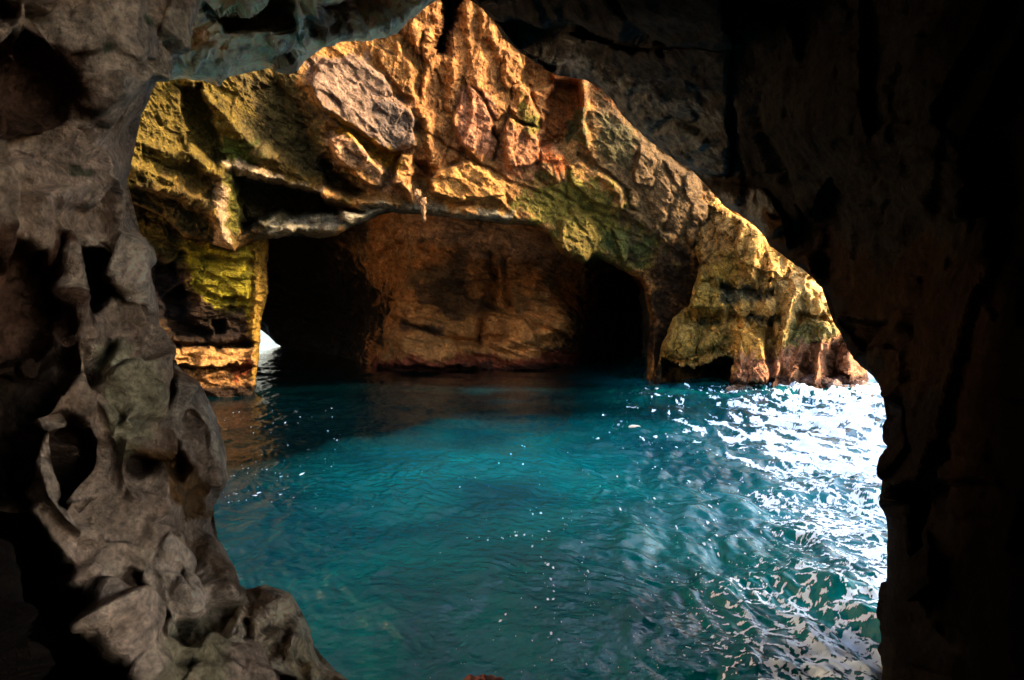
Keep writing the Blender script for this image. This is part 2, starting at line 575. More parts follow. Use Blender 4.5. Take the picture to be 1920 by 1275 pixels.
A_feats = [('slab', s[1], s[2], s[3], s[4], s[5]) for s in A_slabs] + [
    ('slab', [(432, 325), (520, 335), (640, 372), (690, 398), (650, 405), (600, 404), (560, 412), (520, 400), (482, 430), (452, 442), (440, 400)], -3.2, 0, 0, 14),
    ('slab', [(598, 290), (622, 300), (655, 335), (690, 365), (660, 376), (604, 352), (590, 320)], -2.8, 0, 0, 14),
    ('slab', [(330, 160), (375, 150), (405, 215), (425, 300), (405, 320), (375, 300), (352, 268), (338, 230)], -1.6, 0, 0, 12),
    ('slab', [(430, 175), (520, 140), (580, 200), (600, 290), (540, 330), (500, 290)], -0.6, -0.6, 0, 18),
    ('slab', [(225, 340), (300, 350), (400, 400), (420, 455), (350, 440), (290, 395), (225, 370)], -1.0, 0.5, 0, 10),
    ('slab', [(1038, 150), (1092, 148), (1093, 240), (1065, 272), (1008, 278), (1018, 225)], -1.5, 0.4, 0, 10),
    ('slab', [(980, 95), (1035, 125), (1040, 160), (1000, 170), (978, 155)], -0.9, 0, 0, 8),
    ('slab', [(700, 285), (745, 280), (752, 292), (740, 335), (722, 322)], -0.3, 0, 0, 5),
    ('slab', [(776, 300), (808, 300), (812, 330), (795, 365), (778, 345)], -1.0, 0, 0, 6),
    ('slab', [(505, 455), (560, 438), (640, 440), (690, 410), (720, 396), (722, 388), (660, 402), (600, 420), (540, 418), (500, 436)], 0.8, 0, 0, 6),
    ('ridge', [(500, 438), (560, 428), (620, 432), (660, 412), (720, 392), (790, 392), (860, 400), (930, 410), (990, 415)], 0.6, 18, 1.2),
    ('ridge', [(995, 418), (1035, 440), (1060, 470), (1098, 488)], 0.5, 14),
    ('ridge', [(415, 316), (440, 309), (480, 324), (545, 342), (600, 362), (650, 378), (740, 380)], 1.2, 9, 1.3),
    ('ridge', [(350, 148), (395, 190), (445, 245), (490, 290)], 1.2, 15),
    ('ridge', [(490, 290), (530, 305), (580, 345)], 1.0, 10),
    ('ridge', [(350, 290), (385, 310), (418, 335), (416, 370), (404, 398), (420, 440), (438, 468)], 1.3, 10, 1.6),
    ('ridge', [(235, 258), (300, 280), (350, 300)], 0.6, 10),
    ('ridge', [(240, 310), (300, 330), (370, 370), (400, 400)], 0.7, 12),
    ('ridge', [(560, 130), (600, 200), (650, 250), (725, 330)], 0.5, 12),
    ('ridge', [(1093, 145), (1098, 190), (1092, 220), (1100, 275)], 0.9, 7, 1.6),
    ('ridge', [(878, 20), (882, 90), (892, 160)], 0.7, 8),
    ('ridge', [(905, 30), (935, 90), (950, 155)], 0.6, 8),
    ('ridge', [(800, 120), (795, 180), (802, 250), (812, 300)], 0.5, 7),
    ('ridge', [(845, 60), (850, 130), (842, 200)], 0.5, 7),
    ('ridge', [(775, 190), (800, 230), (820, 300), (826, 320)], 0.5, 7),
    ('ridge', [(840, 0), (838, 45), (824, 92)], -3.4, 13, 2.2),
    ('ridge', [(865, 0), (858, 25), (850, 40)], -1.8, 9, 2),
    ('ridge', [(790, 242), (850, 280), (905, 310), (950, 338), (1010, 360)], -0.45, 3, 2),
    ('ridge', [(1085, 292), (1135, 322), (1172, 355), (1176, 382), (1225, 420)], -0.5, 3, 2),
    ('ridge', [(1000, 330), (1060, 372), (1100, 395), (1190, 420)], -0.35, 3, 2),
    ('ridge', [(1058, 350), (1065, 400), (1100, 440)], -0.3, 3, 2),
    ('ridge', [(1240, 300), (1270, 360), (1240, 440)], -0.3, 3, 2),
    ('ridge', [(920, 240), (935, 270), (925, 300)], -0.7, 4, 2),
    ('ridge', [(1012, 240), (1000, 190), (995, 160)], -0.5, 4, 2),
    ('ridge', [(790, 60), (792, 130), (786, 180)], -0.5, 3, 2),
    ('ridge', [(812, 130), (826, 160), (820, 200)], -0.4, 3, 2),
    ('lump', 1298, 350, 17, 30, 1.0), ('lump', 1310, 398, 16, 26, 1.0), ('lump', 1300, 438, 15, 28, 0.9),
    ('lump', 1255, 380, 40, 50, 0.6),
    ('ridge', [(1265, 470), (1225, 540), (1222, 600), (1225, 700)], 0.8, 16),
    ('lump', 660, 405, 22, 12, 0.7), ('lump', 872, 398, 26, 14, 0.9), ('lump', 625, 428, 26, 14, 1.0), ('lump', 590, 395, 14, 30, 0.8),
    ('ridge', [(600, 362), (640, 385), (650, 402)], 1.5, 9, 1.6),
    ('ridge', [(470, 400), (500, 420), (540, 430)], 1.2, 12, 1.6),
]
A_zones = [
    ([(200, 100), (520, 100), (600, 250), (640, 350), (420, 470), (200, 420)], (0.20, 0.14, 0.035), 50, 0.9, 1.6),
    ([(200, 130), (420, 130), (500, 290), (420, 330), (330, 330), (220, 330)], (0.20, 0.17, 0.03), 40, 0.4, 0.7),
    ([(440, 130), (560, 130), (600, 220), (610, 340), (480, 300)], (0.15, 0.12, 0.05), 30, 0.75, 1.0),
    ([(420, 250), (480, 270), (490, 300), (440, 305), (410, 280)], (0.09, 0.13, 0.02), 14, 0.8, 0.6),
    ([(235, 330), (400, 380), (420, 460), (320, 440), (230, 390)], (0.12, 0.09, 0.03), 25, 0.8, 0.8),
    ([(570, 120), (690, 100), (780, 220), (775, 280), (720, 290), (600, 210)], (0.30, 0.22, 0.17), 14, 0.85, 1.2),
    ([(700, 190), (770, 210), (775, 270), (720, 270)], (0.16, 0.13, 0.11), 22, 0.7, 0.9),
    ([(760, 0), (1000, 40), (1010, 300), (800, 330), (770, 200)], (0.54, 0.28, 0.115), 50, 0.7, 2.0),
    ([(860, 155), (925, 180), (925, 300), (850, 270)], (0.56, 0.30, 0.18), 12, 0.85, 1.5),
    ([(940, 220), (1020, 240), (1070, 350), (950, 330)], (0.54, 0.28, 0.15), 20, 0.8, 1.5),
    ([(610, 255), (660, 240), (790, 380), (720, 360), (640, 310)], (0.60, 0.38, 0.23), 18, 0.8, 1.5),
    ([(612, 205), (650, 228), (690, 255), (752, 288), (748, 318), (715, 312), (680, 278), (640, 250)], (0.40, 0.25, 0.03), 10, 0.9, 0.6),
    ([(790, 330), (880, 300), (960, 350), (955, 392), (800, 380)], (0.62, 0.36, 0.13), 18, 0.85, 1.3),
    ([(1000, 330), (1110, 330), (1230, 420), (1260, 500), (1100, 500), (1020, 430), (950, 400)], MOSS, 40, 0.75, 0.8),
    ([(1060, 400), (1130, 430), (1100, 495), (1045, 470)], (0.26, 0.20, 0.06), 22, 0.7, 0.8),
    ([(1130, 430), (1240, 440), (1210, 500), (1130, 485)], (0.16, 0.18, 0.07), 20, 0.8, 0.9),
    ([(1100, 150), (1320, 250), (1340, 420), (1240, 500), (1190, 420), (1110, 290)], (0.21, 0.15, 0.08), 40, 0.85, 2.2),
    ([(1130, 210), (1190, 250), (1180, 320), (1110, 300)], (0.17, 0.15, 0.07), 25, 0.8, 1.5),
    ([(1030, 145), (1092, 145), (1090, 250), (1010, 275)], (0.33, 0.12, 0.03), 12, 0.85, 1.5),
    ([(1080, 200), (1095, 205), (1100, 270), (1060, 260)], (0.12, 0.14, 0.06), 14, 0.8, 1.0),
    ([(1100, 140), (1165, 200), (1160, 215), (1130, 190)], (0.35, 0.13, 0.04), 12, 0.8, 1.2),
    ([(1030, 270), (1065, 300), (1050, 320), (1012, 300)], (0.5, 0.17, 0.05), 14, 0.8, 1.0),
    ([(978, 180), (1012, 235), (1000, 250), (970, 230)], (0.25, 0.25, 0.05), 10, 0.7, 0.8),
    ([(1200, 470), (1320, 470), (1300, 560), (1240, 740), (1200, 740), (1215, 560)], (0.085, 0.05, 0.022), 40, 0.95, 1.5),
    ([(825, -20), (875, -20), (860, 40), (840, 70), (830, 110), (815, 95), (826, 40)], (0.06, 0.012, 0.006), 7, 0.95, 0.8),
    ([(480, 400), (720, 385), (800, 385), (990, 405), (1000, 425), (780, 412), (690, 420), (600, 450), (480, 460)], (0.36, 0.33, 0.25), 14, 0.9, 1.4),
    ([(430, 320), (560, 345), (640, 375), (600, 405), (480, 430), (440, 440)], (0.10, 0.085, 0.04), 14, 0.85, 1.2),
    ([(395, 330), (425, 330), (420, 400), (440, 470), (400, 460), (410, 400), (400, 370)], (0.60, 0.44, 0.28), 7, 0.8, 0.7),
    ([(410, 308), (445, 303), (500, 322), (600, 355), (590, 365), (480, 333), (430, 322)], (0.60, 0.46, 0.30), 6, 0.85, 0.6),
    ([(420, 330), (445, 335), (455, 380), (445, 440), (425, 420)], (0.24, 0.22, 0.05), 8, 0.8, 0.8),
]
arch = rock_sheet(
    'rock_arch', arch_outline, (60, -160, 1520, 760), 2.0,
    [(60, 0, 25), (200, 300, 27.5), (300, 150, 28.5), (300, 400, 30), (430, 460, 33.5), (450, 200, 31), (560, 440, 36), (640, 250, 33.5),
     (720, 400, 37), (800, 0, 34), (850, 200, 35.5), (950, 420, 38.5), (1000, 100, 36), (1050, 300, 38), (1098, 490, 41),
     (1250, 300, 40), (1300, 150, 38), (1300, 450, 43), (1220, 560, 44.5), (1225, 715, 44.5), (1290, 720, 46), (1500, 400, 46), (600, -200, 31), (1400, -200, 34)],
    A_feats, TAN,
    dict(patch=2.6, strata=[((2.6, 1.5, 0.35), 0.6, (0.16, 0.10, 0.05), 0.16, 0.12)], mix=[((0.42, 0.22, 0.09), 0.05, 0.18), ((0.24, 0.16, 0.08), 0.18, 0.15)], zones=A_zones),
    [('facet', (4.2, 3.2, 2.4), 0.26, 0.6),
     ('facet', (1.7, 1.1, 0.8), 0.17, 0.6),
     ('facet', (0.6, 0.42, 0.3), 0.09, 0.6),
     ('facet', (0.7, 0.8, 3.2), 0.30, 0.08, [(640, -100), (1010, -100), (1010, 260), (900, 330), (760, 300), (700, 150)]),
     ('ridged', (1.8, 0.8, 0.5), 0.22, 0.6),
     ('ridged', (0.8, 0.8, 4.0), 0.55, 0.05, [(640, -100), (1010, -100), (1010, 260), (900, 330), (760, 300), (700, 150)]),
     ('ridged', (2.4, 1.0, 0.8), 0.6, 0.75, [(180, 100), (600, 100), (640, 330), (420, 470), (180, 400)]),
     ('fbm', (0.8, 0.8, 0.8), 0.22)],
    M_FAR, hk=0.85, facet_off=0.28, facet_soft=1, satpow=1.4, rag=(5, 45), roll=(16, 1.6), thick=9.0, warp=(5, 34), seed=3,
    parts=[(s[0], s[1]) for s in A_slabs] + [
        ('rock_lip', [(455, 462), (500, 430), (560, 418), (600, 420), (660, 402), (722, 386), (728, 400), (690, 420), (655, 432), (600, 455), (500, 452)], 'pale drooping lip edging the cave mouth'),
        ('rock_rib', [(350, 282), (385, 300), (426, 330), (422, 372), (414, 400), (450, 476), (425, 470), (398, 410), (405, 350), (370, 315)], 'pale rib with a bright right edge')],
    props=dict(label='wide natural rock arch of orange and pink limestone with mossy flanks above the inner cave', kind='thing', category='rock arch'))

# two icicle-like rock tips under the spur of the arch
for (px, py, l, r) in ((792, 370, 1.2, 0.15), (781, 356, 0.8, 0.17)):
    import bmesh
    n, m = 12, 10
    V, Q = [], []
    for j in range(m + 1):
        t = j / m
        rr = r * (1 - t ** 1.6) + 0.02
        for i in range(n):
            a = 2 * math.pi * i / n
            k = 1 + 0.35 * math.sin(3 * a + j * 0.8) * 0.6
            V.append((rr * k * math.cos(a) + 0.12 * t, rr * k * math.sin(a), -l * t))
    for j in range(m):
        for i in range(n):
            Q.append((j * n + i, j * n + (i + 1) % n, (j + 1) * n + (i + 1) % n, (j + 1) * n + i))
    c = un(px, py, 34.6)
    V = np.array(V, np.float32) + np.array(c, np.float32)
    V[:, :] += (rng.random(V.shape) - 0.5) * 0.07
    put('stalactite', mesh_from('stalactite', V, np.array(Q), M_FAR, np.tile(np.array((0.34, 0.19, 0.09)), (len(V), 1))), arch)

# ================================================================== left pillar
pillar = rock_sheet(
    'rock_pillar', [(120, 300), (520, 400), (503, 440), (503, 480), (499, 520), (503, 545), (494, 580), (488, 604), (487, 640), (482, 690), (474, 745),
                    (400, 790), (100, 800)],
    (120, 330, 520, 790), 1.8,
    [(120, 500, 31), (300, 500, 34), (300, 740, 34), (400, 500, 35.4), (470, 500, 36.2), (500, 500, 37.2), (470, 735, 36.7), (380, 740, 35.6), (490, 650, 37.5)],
    [('slab', [(300, 655), (455, 652), (484, 650), (482, 684), (400, 688), (330, 684)], 0.7, 0.1, 0, 4),
     ('slab', [(345, 462), (470, 470), (466, 560), (400, 560), (350, 520)], 0.6, 0.1, 0, 10),
     ('ridge', [(478, 460), (480, 540), (474, 620), (474, 700)], 0.5, 7),
     ('ridge', [(300, 688), (380, 690), (475, 690)], -0.5, 4, 2),
     ('ridge', [(300, 648), (400, 650), (470, 646)], -0.8, 6, 2),
     ('slab', [(300, 560), (345, 530), (350, 600), (400, 620), (390, 645), (310, 640)], -1.2, 0, 0, 12),
     ('slab', [(395, 600), (425, 598), (425, 628), (400, 630)], -1.0, 0, 0, 8),
     ('slab', [(280, 480), (330, 490), (340, 525), (300, 560), (280, 540)], -1.0, 0, 0, 12),
     ('lump', 350, 525, 15, 12, 0.8), ('lump', 287, 472, 9, 10, 0.7),
     ('slab', [(280, 640), (340, 640), (345, 662), (300, 660)], -0.6, 0, 0, 6),
     ('slab', [(385, 650), (372, 668), (365, 700), (300, 720), (290, 700)], -0.3, 0, 0, 6)],
    (0.17, 0.10, 0.04),
    dict(patch=1.5, mix=[((0.30, 0.19, 0.07), 0.05, 0.2), (DARK, 0.1, 0.12)], zones=[
        ([(340, 455), (480, 465), (478, 600), (400, 590), (350, 530)], (0.34, 0.29, 0.03), 14, 0.9, 1.2),
        ([(230, 390), (300, 400), (350, 460), (345, 500), (240, 440)], (0.20, 0.16, 0.04), 14, 0.8, 0.8),
        ([(470, 440), (505, 440), (495, 600), (485, 740), (468, 740)], (0.42, 0.28, 0.06), 8, 0.85, 0.8),
        ([(350, 570), (460, 575), (465, 650), (300, 650), (300, 560)], (0.045, 0.028, 0.015), 16, 0.85, 0.6),
        ([(280, 480), (350, 520), (345, 600), (290, 600)], (0.03, 0.02, 0.01), 16, 0.85, 0.6),
        ([(300, 655), (480, 652), (480, 688), (320, 688)], (0.62, 0.38, 0.16), 5, 0.92, 0.8),
        ([(330, 690), (475, 690), (470, 745), (380, 745)], (0.42, 0.24, 0.10), 8, 0.85, 0.7),
        ([(300, 728), (480, 722), (480, 790), (300, 790)], (0.04, 0.025, 0.015), 5, 0.9, 0.4),
        ([(430, 695), (470, 670), (472, 700), (440, 715)], (0.30, 0.08, 0.03), 8, 0.8, 0.5)]),
    [('facet', (1.8, 1.8, 0.9), 0.5, 0.1), ('facet', (0.7, 0.7, 0.35), 0.22, 0.1), ('ridged', (1.6, 1.0, 0.35), 0.3), ('fbm', (0.6, 0.6, 0.4), 0.2)],
    M_FAR, satpow=1.4, rag=(3, 22), roll=(10, 1.0), thick=9.0, warp=(4, 24), seed=5,
    parts=[('rock_ledge', [(300, 655), (455, 652), (484, 650), (482, 684), (400, 688), (330, 684)], 'pale tan band of rock low on the pillar')],
    props=dict(label='rock pillar with yellow-green moss and a pale foot band, left of the inner cave', kind='thing', category='rock pillar'))

# ================================================================== sunlit outcrop on the right
O_feats = [
    ('slab', [(1374, 612), (1400, 598), (1428, 625), (1446, 690), (1440, 720), (1372, 722)], 2.4, -0.8, 0.4, 16),
    ('slab', [(1392, 410), (1424, 435), (1422, 540), (1400, 520), (1380, 470)], 1.2, -0.8, 0, 8),
    ('slab', [(1422, 435), (1470, 475), (1460, 520), (1430, 530)], 0.4, -0.8, 0, 8),
    ('slab', [(1300, 545), (1345, 520), (1365, 560), (1352, 580), (1292, 575)], 1.2, -0.5, 0, 6),
    ('slab', [(1500, 510), (1545, 540), (1568, 580), (1560, 610), (1510, 590)], 1.4, -0.8, 0, 12),
    ('slab', [(1240, 668), (1300, 690), (1345, 668), (1375, 672), (1374, 735), (1235, 735)], -5.0, 0, 0, 16),
    ('ridge', [(1525, 500), (1492, 545), (1476, 600), (1466, 650), (1452, 725)], 2.2, 15),
    ('ridge', [(1450, 500), (1440, 560), (1425, 600)], 0.9, 9),
    ('ridge', [(1480, 485), (1462, 520), (1440, 590)], 0.8, 9),
    ('ridge', [(1357, 575), (1358, 610), (1345, 632), (1312, 650)], 1.2, 6, 1.6),
    ('ridge', [(1385, 520), (1390, 580), (1395, 615)], 0.8, 8),
    ('ridge', [(1500, 650), (1486, 690), (1478, 730)], 1.7, 12),
    ('ridge', [(1545, 620), (1535, 670), (1530, 730)], 2.2, 18),
    ('ridge', [(1590, 640), (1592, 690), (1596, 730)], 1.9, 14),
    ('ridge', [(1460, 640), (1464, 700)], -0.8, 5, 2), ('ridge', [(1404, 650), (1398, 720)], -0.3, 3, 2), ('ridge', [(1580, 640), (1578, 720)], -0.9, 5, 2), ('ridge', [(1526, 640), (1520, 720)], -0.8, 5, 2),
    ('ridge', [(1508, 668), (1512, 720)], -1.3, 8, 2),
    ('ridge', [(1565, 650), (1566, 700)], -1.5, 8, 2),
    ('ridge', [(1330, 536), (1390, 545), (1440, 552)], -1.0, 9, 2),
    ('ridge', [(1280, 592), (1340, 600), (1400, 590), (1455, 600)], -1.0, 12, 2),
    ('ridge', [(1500, 585), (1555, 605)], -0.9, 10, 2),
    ('ridge', [(1445, 610), (1440, 680)], -1.2, 8, 2),
    ('lump', 1388, 407, 14, 14, 1.0), ('lump', 1548, 570, 22, 25, 1.2), ('lump', 1530, 600, 18, 14, 0.8),
    ('lump', 1270, 640, 38, 32, 1.3), ('lump', 1415, 480, 16, 45, 0.8), ('lump', 1500, 530, 18, 25, 0.9)]
outcrop = rock_sheet(
    'rock_outcrop', [(1285, 300), (1318, 326), (1345, 368), (1372, 398), (1420, 428), (1500, 440), (1590, 520), (1615, 600), (1614, 640), (1622, 690), (1640, 735),
                     (1640, 775), (1225, 775), (1228, 700), (1234, 678), (1244, 640), (1262, 598), (1290, 574), (1300, 545), (1312, 500), (1296, 440), (1300, 380)],
    (1222, 300, 1660, 775), 1.7,
    [(1230, 700, 42.5), (1300, 400, 43), (1300, 560, 41.8), (1380, 420, 41), (1380, 720, 41.0), (1450, 500, 40.3), (1500, 720, 40.8), (1560, 580, 40.5), (1620, 700, 42.5), (1300, 725, 41.5), (1600, 500, 42)],
    O_feats, (0.50, 0.33, 0.12),
    dict(patch=1.6, mix=[((0.64, 0.46, 0.20), 0.04, 0.2), ((0.24, 0.16, 0.06), 0.14, 0.12)], zones=[
        ([(1290, 460), (1380, 470), (1390, 560), (1300, 600), (1280, 560)], (0.20, 0.17, 0.03), 26, 0.55, 0.7),
        ([(1300, 330), (1380, 410), (1370, 480), (1300, 520)], (0.24, 0.15, 0.06), 24, 0.8, 1.0),
        ([(1235, 590), (1370, 585), (1360, 650), (1240, 680)], (0.22, 0.18, 0.05), 20, 0.6, 0.8),
        ([(1300, 600), (1350, 600), (1350, 612), (1290, 615)], (0.10, 0.12, 0.07), 14, 0.8, 0.8),
        ([(1340, 528), (1450, 540), (1450, 565), (1350, 560)], (0.13, 0.13, 0.09), 12, 0.8, 0.9),
        ([(1400, 590), (1450, 590), (1450, 610), (1400, 608)], (0.08, 0.09, 0.06), 10, 0.85, 0.7),
        ([(1470, 600), (1560, 610), (1540, 650), (1470, 650)], (0.20, 0.20, 0.09), 18, 0.75, 0.8),
        ([(1374, 600), (1430, 610), (1446, 690), (1374, 690)], (0.66, 0.42, 0.13), 16, 0.85, 1.4),
        ([(1460, 500), (1530, 510), (1570, 590), (1480, 600)], (0.72, 0.55, 0.27), 26, 0.7, 0.8),
        ([(1372, 665), (1450, 665), (1500, 640), (1600, 630), (1640, 735), (1372, 735)], (0.44, 0.24, 0.16), 16, 0.85, 0.4),
        ([(1370, 712), (1640, 702), (1640, 760), (1370, 760)], (0.10, 0.055, 0.04), 7, 0.85, 0.5),
        ([(1228, 672), (1300, 682), (1372, 672), (1372, 760), (1220, 760)], (0.03, 0.02, 0.012), 12, 0.95, 0.8)]),
    [('facet', (1.8, 1.8, 2.4), 0.5, -0.4), ('facet', (0.7, 0.7, 1.2), 0.34, -0.4), ('facet', (0.3, 0.3, 0.45), 0.12),
     ('ridged', (0.5, 0.5, 1.6), 0.22, -0.3), ('fbm', (0.5, 0.5, 0.5), 0.2)],
    M_SUN, hk=1.0, facet_soft=0, satpow=1.4, rag=(3, 30), roll=(12, 1.2), thick=8.0, warp=(4, 26), seed=9,
    parts=[('rock_buttress', O_feats[0][1], 'smooth golden buttress rising from the reddish foot'),
           ('rock_slab', O_feats[1][1]), ('rock_slab', O_feats[3][1]),
           ('rock_buttress', [(1478, 640), (1512, 640), (1508, 730), (1468, 735)]),
           ('rock_buttress', [(1518, 610), (1566, 615), (1560, 735), (1512, 735)]),
           ('rock_buttress', [(1572, 630), (1604, 630), (1616, 720), (1578, 735)]),
           ('rock_rib', [(1350, 570), (1364, 570), (1366, 612), (1350, 640), (1312, 658), (1306, 646), (1342, 622)]),
           ('rock_knob', O_feats[4][1], 'cream sunlit knob at the right shoulder')],
    props=dict(label='sunlit golden cliff outcrop with red-brown wave-washed foot right of the arch', kind='thing', category='cliff'))
for k in range(46):
    px = 1376 + (k * 5.3) % 246 + random.uniform(-3, 3)
    Yd = 39.6 + random.uniform(-0.5, 1.0) + (px - 1376) / 246 * 0.6
    r = random.uniform(0.13, 0.42)
    c = un(px, 600, Yd)
    c[2] = random.uniform(-0.05, 0.5) * (1 if k % 3 else 0.4)
    lump_rock('rock_lump', c, r, M_FAR, (0.16, 0.09, 0.07) if k % 3 else (0.5, 0.36, 0.28), 100 + k, outcrop,
              (random.uniform(0.9, 1.6), 1, random.uniform(0.5, 1.0)), sub=3)

# ================================================================== far cave wall
back = rock_sheet(
    'cave_wall', [(200, 150), (1420, 150), (1420, 780), (690, 780), (660, 705), (600, 676), (560, 660), (534, 652), (518, 643), (506, 630), (499, 612), (490, 604), (470, 602), (440, 560), (200, 520)],
    (430, 350, 1330, 780), 2.4,
    [(200, 300, 80), (480, 450, 80), (500, 600, 92), (560, 650, 90), (560, 540, 86), (640, 600, 82), (690, 650, 66), (690, 480, 66), (735, 560, 58.5), (720, 700, 57),
     (740, 430, 58), (860, 550, 57), (900, 690, 57), (1000, 560, 58), (1000, 690, 57), (1060, 450, 60), (1090, 600, 62), (1130, 560, 78), (1130, 680, 76), (1190, 600, 84), (1190, 500, 80), (1400, 600, 84), (900, 300, 56)],
    [('ridge', [(918, 478), (926, 520), (920, 560), (905, 590), (896, 640)], -1.8, 8, 2),
     ('ridge', [(950, 480), (945, 530), (958, 570)], -1.0, 5, 2),
     ('ridge', [(700, 440), (690, 500), (715, 560), (700, 600)], 1.4, 12),
     ('ridge', [(745, 600), (800, 622), (860, 640), (950, 632)], -1.2, 6, 2),
     ('ridge', [(730, 590), (745, 540)], -1.0, 6, 2),
     ('slab', [(705, 610), (850, 640), (900, 690), (700, 690)], 1.2, 0, 0.4, 12),
     ('slab', [(940, 570), (1080, 560), (1050, 640), (930, 660)], 0.9, 0.3, 0, 18)],
    (0.19, 0.085, 0.026),
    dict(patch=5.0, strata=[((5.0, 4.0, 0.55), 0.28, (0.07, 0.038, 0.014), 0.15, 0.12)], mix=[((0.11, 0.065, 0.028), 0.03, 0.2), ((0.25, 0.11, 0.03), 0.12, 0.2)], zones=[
        ([(440, 380), (640, 380), (650, 460), (735, 580), (700, 640), (690, 780), (430, 780)], (0.008, 0.006, 0.004), 30, 0.97, 1.8),  # left recess: its shade painted as near-black rock
        ([(1105, 470), (1240, 480), (1240, 740), (900, 740), (1060, 640), (1080, 560)], (0.008, 0.006, 0.004), 44, 0.97, 1.6),  # near-black stands in for the shade of the right alcove
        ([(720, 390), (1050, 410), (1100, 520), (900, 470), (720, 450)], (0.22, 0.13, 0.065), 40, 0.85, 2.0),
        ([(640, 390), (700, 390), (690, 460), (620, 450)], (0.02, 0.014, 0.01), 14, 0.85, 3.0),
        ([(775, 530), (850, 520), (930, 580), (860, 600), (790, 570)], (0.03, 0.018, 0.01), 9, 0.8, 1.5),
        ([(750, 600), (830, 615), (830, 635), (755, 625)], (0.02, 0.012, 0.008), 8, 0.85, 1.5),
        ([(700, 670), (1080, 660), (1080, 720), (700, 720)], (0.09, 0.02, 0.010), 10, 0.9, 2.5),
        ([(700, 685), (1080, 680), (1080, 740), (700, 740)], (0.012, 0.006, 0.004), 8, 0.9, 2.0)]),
    [('facet', (6, 6, 3.0), 1.0, 0.25), ('facet', (2.2, 2.2, 1.0), 0.45, 0.25), ('ridged', (7, 3, 0.7), 0.8, 0.28), ('fbm', (1.2, 1.2, 0.8), 0.35)],
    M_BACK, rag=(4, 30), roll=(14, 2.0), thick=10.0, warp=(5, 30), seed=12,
    parts=[('rock_slab', [(705, 610), (850, 640), (900, 700), (690, 700)]), ('rock_slab', [(940, 570), (1080, 560), (1050, 640), (930, 665)])],
    props=dict(label='dim orange-brown inner cave wall streaked with black, seen under the arch across dark water', kind='thing', category='cave wall'))

